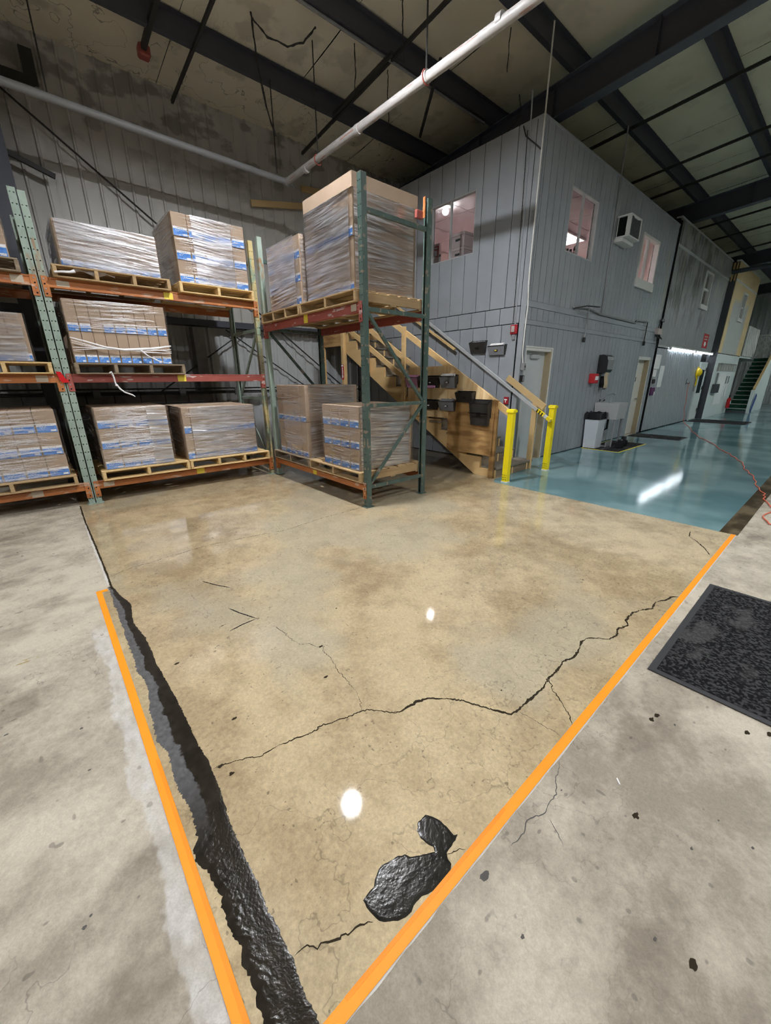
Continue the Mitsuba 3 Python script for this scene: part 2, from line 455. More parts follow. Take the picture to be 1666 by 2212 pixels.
BS = {
    'm_concrete': pr(proc(f_concrete), 0.62, spec=0.35), 'm_sealed': rp(proc(f_sealed), 0.006, proc(f_peel, 0.004), 0.00003),
    'm_teal': rp(proc(f_teal), 0.012, proc(f_peel_teal, 0.01), 0.0001), 'm_brown': rp(proc(f_brown), 0.12),
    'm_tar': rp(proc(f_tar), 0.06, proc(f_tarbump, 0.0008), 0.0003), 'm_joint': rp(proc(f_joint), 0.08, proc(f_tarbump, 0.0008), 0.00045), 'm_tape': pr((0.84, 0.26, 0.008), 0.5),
    'm_tape_edge': pr((0.74, 0.22, 0.005), 0.5), 'm_crack': matte((0.03, 0.024, 0.016)), 'm_crack_grey': matte((0.09, 0.085, 0.08)), 'm_residue': pr((0.47, 0.455, 0.42), 0.6),
    'm_pen': matte((0.02, 0.018, 0.02)), 'm_yellowdirt': matte((0.26, 0.20, 0.07)),
    'm_wallrib': pr(proc(f_wallrib), 0.42, spec=0.5), 'm_siding': pr((0.42, 0.44, 0.45), 0.4), 'm_block': matte(proc(f_block)),
    'm_insul': pr(proc(f_insul), 0.7, spec=0.2), 'm_darksteel': pr((0.045, 0.05, 0.065), 0.55), 'm_flange': pr((0.07, 0.085, 0.11), 0.5), 'm_rod': pr((0.02, 0.02, 0.02), 0.6),
    'm_paint': pr(proc(f_paint), 0.5, spec=0.4), 'm_mold': pr(proc(f_mold), 0.5, spec=0.4), 'm_tanwall': pr(proc(f_tanwall), 0.55, spec=0.3),
    'm_greyside': matte((0.085, 0.09, 0.10)), 'm_dark': matte((0.012, 0.013, 0.014)), 'm_galv': pr((0.46, 0.50, 0.54), 0.28, metal=0.45, spec=0.6),
    'm_pale': pr((0.60, 0.66, 0.66), 0.5), 'm_trimwhite': pr((0.60, 0.60, 0.58), 0.5), 'm_trimgrey': pr((0.40, 0.42, 0.43), 0.5),
    'm_pallet': pr(proc(f_pallet), 0.8, spec=0.2), 'm_pallet_new': pr(proc(f_pallet_new), 0.75, spec=0.2), 'm_pallet_old': pr(proc(f_pallet_old), 0.8, spec=0.2),
    'm_pine': pr(proc(f_pine), 0.6, spec=0.3), 'm_ply': pr(proc(f_ply), 0.6, spec=0.3), 'm_ply_dark': pr(proc(f_ply_dark), 0.45, spec=0.4),
    'm_tread': pr((0.16, 0.145, 0.12), 0.8), 'm_card': pr(proc(f_card), 0.75, spec=0.2), 'm_label': {'type': 'twosided', 'bsdf': {'type': 'diffuse', 'reflectance': proc(f_label)}},
    'm_film': {'type': 'thindielectric', 'int_ior': 1.6},
    'm_film_folds': {'type': 'blendbsdf', 'weight': 0.6, 'a': {'type': 'thindielectric', 'int_ior': 1.5}, 'b': {'type': 'blendbsdf', 'weight': 0.62, 'x': {'type': 'twosided', 'bsdf': {'type': 'diffuse', 'reflectance': rgbd((0.72, 0.72, 0.76))}}, 'y': {'type': 'twosided', 'bsdf': {'type': 'roughconductor', 'alpha': 0.16, 'specular_reflectance': rgbd((0.9, 0.9, 0.93)), 'material': 'none'}}}},
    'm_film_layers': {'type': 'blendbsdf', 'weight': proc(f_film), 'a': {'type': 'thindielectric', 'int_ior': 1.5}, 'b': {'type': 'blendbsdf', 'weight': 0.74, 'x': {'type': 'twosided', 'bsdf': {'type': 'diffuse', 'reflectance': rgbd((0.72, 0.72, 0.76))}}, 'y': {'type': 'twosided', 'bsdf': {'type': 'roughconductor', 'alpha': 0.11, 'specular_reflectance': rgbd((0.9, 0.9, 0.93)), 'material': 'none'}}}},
    'm_film_milky': {'type': 'principledthin', 'base_color': rgbd((0.85, 0.85, 0.88)), 'roughness': 0.35, 'spec_trans': 0.25, 'diff_trans': 0.9, 'eta': 1.5},
    'm_green': pr(proc(f_green), 0.5, spec=0.4), 'm_rustpost': pr(proc(f_rustpost), 0.6, spec=0.3), 'm_darkgreen': pr(proc(f_darkgreen), 0.35, spec=0.5),
    'm_orange': pr(proc(f_orange), 0.5), 'm_redbeam': pr(proc(f_redbeam), 0.5), 'm_bolt': pr((0.6, 0.6, 0.6), 0.35, metal=1.0),
    'm_yellowtag': pr((0.62, 0.50, 0.05), 0.5), 'm_paletag': pr((0.42, 0.36, 0.28), 0.7), 'm_red': pr((0.42, 0.015, 0.02), 0.4), 'm_yellow': pr((0.80, 0.66, 0.01), 0.4), 'm_hardhat': pr((0.85, 0.60, 0.01), 0.35),
    'm_black': pr((0.014, 0.014, 0.016), 0.3), 'm_blackmatte': matte((0.02, 0.02, 0.022)), 'm_meshbin': pr((0.02, 0.02, 0.02), 0.5), 'm_greyfolder': pr((0.20, 0.21, 0.23), 0.6), 'm_pink': pr((0.50, 0.24, 0.42), 0.6), 'm_paper': pr((0.74, 0.74, 0.74), 0.7),
    'm_whitepipe': pr(proc(f_whitepipe), 0.4), 'm_greypipe': pr((0.21, 0.22, 0.23), 0.45), 'm_chrome': pr((0.75, 0.76, 0.78), 0.15, metal=1.0), 'm_mat': pr(proc(f_mat), 0.95, spec=0.1, bump=proc(f_matbump, 0.002), scale=0.004), 'm_rubber': pr((0.022, 0.022, 0.025), 0.6),
    'm_glass': {'type': 'thindielectric', 'int_ior': 1.5}, 'm_office': matte((0.60, 0.53, 0.52)), 'm_officepink': matte((0.60, 0.47, 0.43)), 'm_officetile': matte((0.66, 0.60, 0.60)),
    'm_filebox': matte((0.62, 0.58, 0.58)), 'm_door': pr((0.52, 0.55, 0.56), 0.4), 'm_creamdoor': pr((0.62, 0.60, 0.54), 0.45), 'm_jamb': pr((0.38, 0.31, 0.20), 0.6), 'm_carpet': matte(proc(f_carpet)),
    'm_rope': pr((0.70, 0.70, 0.72), 0.5), 'm_cord': pr((0.62, 0.13, 0.07), 0.45), 'm_sink': pr((0.36, 0.37, 0.375), 0.4), 'm_bin': pr((0.50, 0.53, 0.57), 0.45), 'm_lamp': matte((0.8, 0.8, 0.8)), 'm_lampbody': pr((0.05, 0.05, 0.055), 0.5),
    'm_acwhite': pr((0.62, 0.63, 0.62), 0.45), 'm_hand': pr((0.52, 0.37, 0.18), 0.6), 'm_blue': pr((0.03, 0.07, 0.25), 0.5), 'm_outer': matte((0.42, 0.42, 0.41)), 'm_purple': pr((0.10, 0.02, 0.10), 0.5), 'm_screen': matte((0.03, 0.04, 0.045)), 'm_mesh': pr((0.03, 0.028, 0.025), 0.5), 'm_bulb': matte((0.8, 0.8, 0.8)),
    'm_redcase': pr((0.34, 0.02, 0.03), 0.35), 'm_lens': pr((0.45, 0.38, 0.36), 0.2), 'm_towel': matte((0.56, 0.45, 0.31)), 'm_extred': pr((0.50, 0.01, 0.015), 0.3), 'm_caution': pr((0.75, 0.60, 0.02), 0.4), 'm_foam': matte((0.55, 0.55, 0.55)),
}
scene.update(BS)

# ------------------------------------------------------------------ the shell: floor, ceiling, walls
DECK = lambda y: 6.85 - 0.083 * y      # underside of the insulation between the purlins
PURL = lambda y: 6.59 - 0.083 * y      # underside of the purlins
YW = 8.70
XB, YB = 6.54, 3.98                    # office corner
X0, X1, Y0 = -9.0, 33.0, -13.0

floor = add('floor', bx(X0, X1, Y0, YW + 0.2, -0.2, 0.0), 'm_concrete', label='grey worn concrete slab of the warehouse', kind='structure')


def slab(name, poly, z, mat, label=None, z0=0.0003):
    return add(name, extr(Polygon(poly), z - z0, fr((0, 0, z0), (1, 0, 0), (0, 1, 0), (0, 0, 1))), mat, floor, label=label)


slab('sealed_coat', [(0.068, 0.50), (5.2, 0.50), (5.2, 3.42), (5.36, 3.52), (6.52, 3.60), (6.52, YW - 0.2), (0.15, YW - 0.2), (0.146, 3.5), (0.068, 3.42)], 0.002, 'm_sealed', 'tan clear-coated glossy concrete')
slab('teal_coat', [(5.2, 0.605), (X1, 0.605), (X1, 3.76), (23.9, 3.76), (19.62, 3.76), (19.62, YB), (XB, YB), (6.53, 3.60), (5.365, 3.515), (5.205, 3.42)], 0.0022, 'm_teal', 'glossy teal epoxy coating')
slab('bare_strip', [(5.2, 0.452), (X1, 0.452), (X1, 0.604), (5.2, 0.604)], 0.0018, 'm_brown', 'dark brown bare strip beside the teal coating')


def tube_light(x0, x1, label):
    t = thing('tube_light', label, 'tube light', 'tube lights over the corrugated wall')
    add('housing', bx(x0, x1, YB - 0.11, YB - 0.02, 2.375, 2.41, 0.006), 'm_trimwhite', t)
    lit_mesh('tube', tube([(x0 + 0.02, YB - 0.075, 2.345), (x1 - 0.02, YB - 0.075, 2.345)], 0.02, 10), TUBE_RGB, TUBE_L, t, smooth=40, weight=1.2)
    for x in (x0 + 0.01, x1 - 0.01):
        add('end_cap', bx(x - 0.01, x + 0.01, YB - 0.105, YB - 0.045, 2.32, 2.376), 'm_trimwhite', t)


tube_light(14.45, 17.1, 'glowing tube light over the corrugated wall, left one of the pair')
tube_light(17.2, 19.55, 'glowing tube light over the corrugated wall, right one of the pair')

# ceiling: insulation blankets between purlins, purlins, rafters
ceil = add('ceiling', cat_([bx(X0, X1, Y0, YW + 0.2, 7.05, 7.1)]), 'm_dark', label='dark roof deck above the insulation blankets', kind='structure')
TIPS = [8.87 - 1.52 * i for i in range(15)]            # flange tips of the purlins, the wall's eave first
tips = [y for y in TIPS if y > Y0 + 0.5]
edges = [-9.0, -6.6] + [-5.0 + 1.9 * i for i in range(21)]
xs = np.array([x for x in edges if x <= X1])
rg = np.random.default_rng(3)
for j in range(len(tips) - 1):
    ya, yb = tips[j + 1] - 0.06, tips[j] - 0.10
    if j == 0:
        yb = YW + 0.05
    for i in range(len(xs) - 1):
        if j > 7 and i > 4:
            continue
        near = j < 5 and xs[i] < 16
        n = 9 if near else 4
        u, v = np.meshgrid(np.linspace(0, 1, n), np.linspace(0, 1, n), indexing='ij')
        x = xs[i] + 0.004 + u * (xs[i + 1] - xs[i] - 0.008); y = ya + v * (yb - ya)
        sag = rg.uniform(0.03, 0.09) * (np.sin(np.pi * u) * 0.75 + 0.25) * np.sin(np.pi * v) ** 0.6
        z = DECK(y) - sag + 0.02 * meshkit.noise(np.stack([x * 2.3, y * 2.3, 0 * x], -1), 5)
        add('insulation_panel', grid(np.stack([x, y, z], -1)[:, ::-1]), 'm_insul', ceil, smooth=True)
far = cat_([bx(X0, X1, Y0, tips[8] - 0.05, DECK(0) + 0.3, DECK(0) + 0.35)])
add('far_deck', far, 'm_insul', ceil)


def purlin(y, x0, x1):
    zb = PURL(y); h = 0.26
    return cat_([bx(x0, x1, y - 0.08, y, zb, zb + 0.006), bx(x0, x1, y - 0.083, y - 0.077, zb, zb + h), bx(x0, x1, y - 0.15, y - 0.08, zb + h - 0.006, zb + h),
                 bx(x0, x1, y - 0.006, y, zb, zb + 0.02)])


for y in tips[1:9]:
    add('purlin', purlin(y, X0, X1), 'm_darksteel', ceil)
for xr in (0.0, 7.7, 15.3, 22.9, 30.5):
    ya, yb = -9.0, YW - 0.1
    M = fr((xr, 0, 0), (0, 1, 0), (0, 0, 1), (1, 0, 0))
    prof = Polygon([(ya, PURL(ya) - 0.03), (yb, PURL(yb) - 0.03), (yb, PURL(yb) - 0.47), (ya, PURL(ya) - 0.47)])
    if xr > 1:
        r = add('rafter', extr(prof, 0.012, fr((xr + 0.094, 0, 0), (0, 1, 0), (0, 0, 1), (1, 0, 0))), 'm_darksteel', ceil, label='deep dark steel roof girder')
        for nm, dz in (('top_flange', -0.015), ('bottom_flange', -0.485)):
            fl_ = Polygon([(ya, PURL(ya) + dz - 0.007), (yb, PURL(yb) + dz - 0.007), (yb, PURL(yb) + dz + 0.007), (ya, PURL(ya) + dz + 0.007)])
            add(nm, extr(fl_, 0.2, M), 'm_flange', r)
        for ys in np.arange(-7.6, 8.5, 1.52):
            add('stiffener', bx(xr + 0.02, xr + 0.094, ys - 0.005, ys + 0.005, PURL(ys) - 0.48, PURL(ys) - 0.02), 'm_darksteel', r)
    add('column', cat_([bx(xr + 0.12, xr + 0.42, 7.95, 7.97, 0, 5.5), bx(xr + 0.26, xr + 0.275, 7.97, 8.56, 0, 5.6), bx(xr + 0.12, xr + 0.42, 8.56, 8.58, 0, 5.8)]) if xr < 1 else
        cat_([bx(xr, xr + 0.2, 8.0, 8.02, 0, 5.4), bx(xr + 0.094, xr + 0.106, 8.02, 8.56, 0, 5.5), bx(xr, xr + 0.2, 8.56, 8.58, 0, 5.8)]), 'm_darksteel', ceil, label='dark steel column against the wall')
for x in (2.75, 5.15, 10.1, 12.5, 13.9, 17.8, 19.6, 22.0):
    add('sag_rod', bar((x, 8.5, PURL(8.5) - 0.02), (x, -8, PURL(-8) - 0.02), 0.035, 0.05), 'm_rod', ceil)
fb = add('flange_brace', bar((2.22, 6.55, 6.08), (2.21, 7.75, 5.96), 0.06, 0.07), 'm_rod', ceil)
add('bracket', bx(2.15, 2.30, 7.7, 7.85, 5.88, 6.02, 0.02), 'm_redbeam', fb, label='rusty red bracket')
add('flange_brace', bar((5.0, 5.6, 6.02), (5.05, 7.2, 5.95), 0.04, 0.05), 'm_rod', ceil)
add('flange_brace', bar((5.6, 5.2, 6.0), (6.6, 6.6, 5.9), 0.04, 0.05), 'm_rod', ceil)


def ribbed(x0, x1, z0, z1, y, pitch, depth, top, slope=0.25, ny=-1):
    """One sheet of ribbed steel in the plane y, ribs towards ny."""
    n = max(1, int(round((x1 - x0) / pitch)))
    p = (x1 - x0) / n
    prof = []
    for i in range(n):
        c = x0 + (i + 0.5) * p
        w, s = top * p / 2, slope * p / 2
        prof += [(c - w - s, 0), (c - w, depth), (c + w, depth), (c + w + s, 0)]
    prof = [(x0, 0)] + prof + [(x1, 0)]
    P = np.array([[[x, y + ny * d, z0], [x, y + ny * d, z1]] for x, d in prof])
    return grid(P)


wall_l = add('wall_left', bx(X0, X1, YW + 0.06, YW + 0.2, 0, 6.6), 'm_siding', label='long ribbed steel side wall behind the pallet racks', kind='structure')
for i in range(15):
    xa = -0.9 + 0.924 * i
    add('liner_panel', ribbed(xa, xa + 0.922, 2.62, DECK(YW) + 0.05, YW, 0.231, 0.03, 0.10, 0.12), 'm_wallrib', wall_l)
    if xa > 2.3:
        add('lower_panel', ribbed(xa, xa + 0.922, 0.0, 2.56, YW + 0.04, 0.231, 0.03, 0.22, 0.25), 'm_siding', wall_l)
    else:
        add('lower_panel', ribbed(xa, xa + 0.922, 1.28, 2.56, YW + 0.04, 0.231, 0.03, 0.22, 0.25), 'm_siding', wall_l)
add('girt', cat_([bx(-1, 13, YW - 0.22, YW + 0.02, 2.53, 2.545), bx(-1, 13, YW - 0.225, YW - 0.215, 2.53, 2.64)]), 'm_darksteel', wall_l)
for r in range(7):
    z = 0.0 + r * 0.19
    for k in range(9):
        xa = -0.95 + 0.40 * k + (0.2 if r % 2 else 0)
        add('block', bx(xa + 0.004, xa + 0.394, YW - 0.28, YW - 0.09, z + 0.004, z + 0.186, 0.006), 'm_block', wall_l)
add('wall_post', bx(2.52, 2.72, YW - 0.25, YW - 0.05, 0, 2.5), 'm_block', wall_l)
for z, r in ((1.36, 0.02), (1.42, 0.015), (1.33, 0.012)):
    add('wall_conduit', tube([(-0.9, YW - 0.30, z), (6.4, YW - 0.30, z - 0.05)], r, 6), 'm_rod', wall_l, smooth=40)
for x in (0.75, 2.1, 3.15):
    add('junction_box', bx(x, x + 0.11, YW - 0.34, YW - 0.28, 1.26, 1.40, 0.01), 'm_greypipe', wall_l)
add('cross_rod', tube([(0.1, YW - 0.14, 5.63), (7.6, YW - 0.14, 0.2)], 0.014, 6), 'm_rod', wall_l)
add('cross_rod', tube([(0.1, YW - 0.17, 0.2), (7.6, YW - 0.17, 5.2)], 0.012, 6), 'm_rod', wall_l)
add('cross_rod', tube([(3.2, YW - 0.10, 2.5), (6.5, YW - 0.10, 0.4)], 0.012, 6), 'm_rod', wall_l)
add('strut', bar((-0.3, 8.4, 4.75), (0.93, 8.45, 4.38), 0.05, 0.06), 'm_rod', wall_l)
add('strut', cat_([bx(-0.6, 0.93, 8.43, 8.47, 5.40, 5.50), bx(0.84, 0.98, 8.43, 8.49, 5.42, 5.80)]), 'm_rod', wall_l)
for (xa, za, xb_, zb) in ((4.0, 4.80, 5.6, 5.08), (5.14, 5.31, 6.3, 5.42)):
    b_ = bar((xa, 8.6, za), (xb_, 8.6, zb), 0.04, 0.11, c=0.004)
    add('wood_cleat', b_, 'm_hand', wall_l, label='bare wooden cleat on the ribbed wall')
# unseen sides of the hall
add('wall_near', bx(X0 - 0.2, X0, Y0, YW, 0, 7.05), 'm_outer', kind='structure', label='plain near end wall of the hall')
add('wall_right', bx(X0, X1, Y0 - 0.2, Y0, 0, 7.05), 'm_outer', kind='structure', label='plain far side wall of the hall')
wf = add('wall_far', bx(X1 - 0.3, X1, Y0, YW, 0, 6.9), 'm_siding', kind='structure', label='ribbed end wall at the far end of the hall')
for i in range(16):
    ya = -3.5 + i * 0.6
    M = fr((X1 - 0.3, 0, 0), (0, 1, 0), (1, 0, 0), (0, 0, 1))
    add('wall_panel', mapped(ribbed(ya, ya + 0.598, 0, 6.6, 0, 0.30, 0.04, 0.2, 0.2), M), 'm_siding', wf)


# ------------------------------------------------------------------ office building
def boards(parent, name, M, u0, u1, z0, z1, pitch, holes, mat, gap=0.013, t=0.02, start=None):
    """Grooved siding: every board between two grooves is a part, cut round the holes. M maps (u, out, z) to the world."""
    u = u0 if start is None else start
    cells = []
    while u < u1 - 0.01:
        ua, ub = max(u, u0) + gap / 2, min(u + pitch, u1) - gap / 2
        if ub - ua > 0.015:
            cells.append((ua, ub))
        u += pitch
    for ua, ub in cells:
        zs = sorted({z0, z1, *[z for h in holes for z in (h[2], h[3]) if z0 < z < z1 and h[0] < ub and h[1] > ua]})
        ms = []
        for za, zb in zip(zs[:-1], zs[1:]):
            zm = (za + zb) / 2
            iv = [(ua, ub)]
            for h in holes:
                if h[2] < zm < h[3]:
                    iv = [q for a, b in iv for q in ((a, min(b, h[0])), (max(a, h[1]), b)) if q[1] - q[0] > 0.004]
            ms += [bx(a, b, 0, t, za, zb) for a, b in iv]
        if ms:
            add(name, mapped(cat_(ms), M), mat, parent)


def rects(u0, u1, z0, z1, holes):
    return unary_union([sbox(u0, z0, u1, z1)]).difference(unary_union([sbox(h[0], h[2], h[1], h[3]) for h in holes]))


MF = fr((0, YB, 0), (1, 0, 0), (0, -1, 0), (0, 0, 1))          # front face: u = x, out = -y
ML = fr((XB, 0, 0), (0, 1, 0), (-1, 0, 0), (0, 0, 1))          # left face: u = y, out = -x
WT = 5.18
W2 = (7.60, 8.68, 3.66, 4.62); W3 = (11.0, 12.1, 3.66, 4.60); D1 = (6.66, 7.60, -0.01, 2.06); D2 = (12.2, 13.08, -0.01, 2.04)
hf = [W2, W3, D1, D2]
wfr = add('wall_office_front', extr(rects(XB, 13.36, 0.0, WT, hf), 0.09, fr((0, YB + 0.09, 0), (1, 0, 0), (0, 0, 1), (0, -1, 0))), 'm_dark', label='grey board-sided long front of the two-storey office block', kind='structure')
boards(wfr, 'board', MF, XB + 0.06, 13.34, 2.79, WT, 0.2, hf, 'm_paint', start=XB - 0.08)
boards(wfr, 'board', MF, XB + 0.06, 13.34, 2.50, 2.685, 0.2, hf, 'm_paint', start=XB - 0.03)
boards(wfr, 'board', MF, XB + 0.06, 13.34, 0.02, 2.415, 0.2, hf, 'm_paint', start=XB - 0.01)
for za, zb in ((2.69, 2.785), (2.42, 2.495)):
    add('belt_board', bx(XB - 0.02, 13.34, YB - 0.03, YB, za, zb, 0.003), 'm_paint', wfr)
add('corner_board', bx(XB - 0.022, XB + 0.055, YB - 0.022, YB, 0.0, WT, 0.003), 'm_paint', wfr)
add('cap_strip', bx(XB - 0.02, 13.36, YB - 0.03, YB + 0.1, WT, WT + 0.03), 'm_paint', wfr)
W1 = (5.12, 6.17, 3.68, 4.63)
hl = [W1]
wlf = add('wall_office_end', extr(rects(YB, YW - 0.05, 0.0, WT + 0.03, hl), 0.09, fr((XB + 0.09, 0, 0), (0, 1, 0), (0, 0, 1), (-1, 0, 0)) ), 'm_dark', label='grey board-sided end wall of the office block above the wooden stairs', kind='structure')
boards(wlf, 'board', ML, YB + 0.08, YW - 0.1, 2.712, WT + 0.03, 0.31, hl, 'm_paint', start=YB + 0.08)
boards(wlf, 'board', ML, YB + 0.08, YW - 0.1, 2.446, 2.70, 0.31, hl, 'm_paint', start=YB + 0.16 - 0.31)
boards(wlf, 'board', ML, YB + 0.08, YW - 0.1, 0.02, 2.434, 0.31, hl, 'm_paint', start=YB + 0.10 - 0.31)
add('corner_board', bx(XB - 0.022, XB, YB - 0.02, YB + 0.075, 0.0, WT + 0.02, 0.003), 'm_paint', wlf)
# rooms behind the windows
ofc = add('wall_office_inner', cat_([bx(XB + 0.1, 13.3, 8.55, 8.6, 2.7, 4.98), bx(13.25, 13.3, YB + 0.1, 8.55, 2.7, 4.98)]), 'm_officepink', kind='structure', label='salmon painted office walls seen through the upper windows')
add('office_floor', bx(XB + 0.1, 13.3, YB + 0.1, 8.55, 2.62, 2.7), 'm_office', ofc)
for i in range(6):
    for j in range(4):
        xa, ya = XB + 0.11 + i * 1.12, YB + 0.11 + j * 1.11
        add('ceiling_tile', bx(xa, xa + 1.105, ya, ya + 1.095, 4.90, 4.93), 'm_officetile', ofc)
add('office_back', bx(XB + 0.1, 13.3, YB + 0.1, 8.55, 4.96, 4.99), 'm_dark', ofc)
cl = thing('ceiling_lamp', 'bright round ceiling lamp behind the upper window above the stairs', 'ceiling lamp')
add('base', lathe([(0, 0), (0.09, 0), (0.09, 0.03), (0, 0.03)], 20, (7.2, 6.42, 4.87)), 'm_trimwhite', cl)
lit_mesh('globe', trimesh.creation.icosphere(3, 0.065).apply_translation((7.2, 6.42, 4.79)), OFFICE_RGB, 200, cl, smooth=True)
cp = thing('ceiling_panel_lamp', 'white glowing ceiling panel seen through the upper window right of the corner', 'ceiling lamp')
add('frame', cat_([bx(10.35, 11.50, 5.45, 5.49, 4.85, 4.9), bx(10.35, 11.50, 6.0, 6.04, 4.85, 4.9), bx(10.35, 10.39, 5.49, 6.0, 4.85, 4.9), bx(11.46, 11.50, 5.49, 6.0, 4.85, 4.9)]), 'm_trimwhite', cp)
lit_mesh('diffuser', bx(10.39, 11.46, 5.49, 6.0, 4.86, 4.885), OFFICE_RGB, 20, cp)
cp = thing('ceiling_panel_lamp', 'ceiling panel lamp deeper in the office, behind the white framed window', 'ceiling lamp')
lit_mesh('diffuser', bx(11.9, 12.9, 7.0, 7.5, 4.86, 4.89), OFFICE_RGB, 20, cp)


def window(n, M, u0, u1, z0, z1, fw, label, mull=None, mat='m_trimgrey', sill=0.0, depth=0.06, proud=0.02, split_z=None, mw=0.025, pane=True):
    w = tag(f'window_{n}', label, None, None, 'structure')
    fx = lambda a, b, c, d, y0=-depth, y1=proud: mapped(bx(a, b, y0, y1, c, d, 0.003), M)
    for nm, m in (('frame_left', fx(u0, u0 + fw, z0, z1)), ('frame_right', fx(u1 - fw, u1, z0, z1)), ('frame_top', fx(u0 + fw, u1 - fw, z1 - fw, z1)),
                  ('sill', fx(u0 - 0.01, u1 + 0.01, z0 - sill, z0 + fw, -depth, proud + (0.02 if sill else 0)))):
        add(nm, m, mat, w)
    if mull is not None:
        add('mullion', fx(mull - mw / 2, mull + mw / 2, z0 + fw, z1 - fw, -depth + 0.01, 0.0), mat, w)
        if pane:
            add('pane', fx(u0 + fw, mull - mw / 2, z0 + fw, z1 - fw, -0.031, -0.03), 'm_glass', w)
            add('pane', fx(mull + mw / 2, u1 - fw, z0 + fw, z1 - fw, -0.041, -0.04), 'm_glass', w)
    if split_z is not None:
        add('meeting_rail', fx(u0 + fw, u1 - fw, split_z - 0.03, split_z + 0.03, -depth + 0.01, 0.005), mat, w)
        for a, b in ((z0 + fw, split_z - 0.03), (split_z + 0.03, z1 - fw)):
            add('pane', fx(u0 + fw, u1 - fw, a, b, -0.031, -0.03), 'm_glass', w)
    return w


window(1, ML, W1[0], W1[1], W1[2], W1[3], 0.016, 'sliding office window above the wooden stairs, pink room behind', mull=5.70, mat='m_trimgrey')
window(2, MF, W2[0], W2[1], W2[2], W2[3], 0.02, 'sliding office window right of the building corner, fan on its sill', mull=8.12)
window(3, MF, W3[0], W3[1], W3[2], W3[3], 0.05, 'white framed office window with a deep sill, below right of the air conditioner', mull=11.5, mat='m_trimwhite', sill=0.13, proud=0.05, mw=0.09)
FB = [(7.25, 5.93, 4.10 - 0.26 * i, w + ' of the stack behind the window above the stairs') for i, w in enumerate(('topmost file box', 'middle file box', 'lowest file box'))]
add('shelf_table', cat_([bx(7.2, 8.2, 4.9, 6.4, 3.50, 3.54, 0.005)] + [bx(x, x + 0.05, y, y + 0.05, 2.7, 3.5) for x in (7.25, 8.1) for y in (4.95, 6.3)]), 'm_greypipe', label='grey table carrying the file boxes behind the window above the stairs', cat='table')
for (x, y, z, l) in FB:
    b = thing('file_box', l, 'box', None)
    add('body', bx(x, x + 0.40, y, y + 0.34, z, z + 0.205, 0.004), 'm_filebox', b)
    add('lid', bx(x - 0.008, x + 0.408, y - 0.008, y + 0.348, z + 0.205, z + 0.255, 0.004), 'm_filebox', b)
    add('handle_hole', bx(x - 0.002, x + 0.01, y + 0.11, y + 0.23, z + 0.11, z + 0.15), 'm_screen', b, label='dark oval hand hole')
b = thing('file_box', 'single pale file box to the right behind the window above the stairs', 'box')
add('body', bx(7.5, 7.9, 5.3, 5.7, 4.05, 4.25, 0.004), 'm_paper', b); add('lid', bx(7.49, 7.91, 5.29, 5.71, 4.25, 4.31, 0.004), 'm_filebox', b)
add('file_crate', bx(7.45, 7.95, 5.15, 5.75, 3.54, 4.048, 0.01), 'm_greypipe', label='dark crate under the single pale file box behind the window above the stairs', cat='crate')
sg = thing('wall_poster', 'small red poster with white marks at the lower left of the window above the stairs', 'poster')
add('sheet', bx(7.02, 7.03, 6.42, 6.61, 3.96, 4.16), 'm_red', sg)
add('print', cat_([bx(7.016, 7.02, 6.45, 6.58, 4.11, 4.135), bx(7.016, 7.02, 6.45, 6.54, 3.985, 4.08)]), 'm_paper', sg)
add('office_divider', bx(7.03, 7.09, 6.40, 8.5, 2.7, 4.2), 'm_officepink', ofc)
b = thing('spray_bottle', 'slim dark bottle at the lower left corner of the window above the stairs', 'bottle')
add('body', lathe([(0, 0), (0.022, 0), (0.022, 0.12), (0.008, 0.15), (0.008, 0.16), (0, 0.16)], 14, (6.72, 6.10, 3.70)), 'm_greypipe', b, smooth=40)
add('head', bx(6.71, 6.73, 6.075, 6.12, 3.85, 3.89, 0.005), 'm_black', b)
add('window_ledge', bx(6.64, 6.82, 5.05, 6.25, 3.62, 3.698), 'm_office', ofc)
add('window_ledge', bx(7.5, 8.75, 4.075, 4.36, 3.60, 3.68), 'm_office', ofc)
f = thing('desk_fan', 'small dark desk fan on the sill of the window right of the building corner', 'fan')
fx_, fy_ = 8.45, 4.18
add('stand', cat_([lathe([(0, 0), (0.05, 0), (0.045, 0.015), (0.01, 0.02), (0.008, 0.09), (0, 0.09)], 16, (fx_, fy_, 3.68))]), 'm_black', f)
ring = np.array([(fx_ + 0.085 * math.cos(a), fy_ + 0.01, 3.85 + 0.085 * math.sin(a)) for a in np.linspace(0, 2 * np.pi, 25)])
add('guard', cat_([tube(ring, 0.006, 6)] + [tube([(fx_, fy_ - 0.02, 3.85), (fx_ + 0.085 * math.cos(a), fy_ + 0.01, 3.85 + 0.085 * math.sin(a))], 0.003, 5) for a in np.linspace(0, 2 * np.pi, 11)[:-1]]), 'm_black', f)
add('blade', cat_([mapped(bx(0.015, 0.07, -0.02, 0.02, -0.002, 0.002), fr((fx_, fy_ + 0.012, 3.85), (math.cos(a), 0, math.sin(a)), (-math.sin(a) * 0.9, 0.4, math.cos(a) * 0.9), (0.3 * math.sin(a), 1, 0))) for a in (0.3, 2.4, 4.5)]), 'm_blackmatte', f)
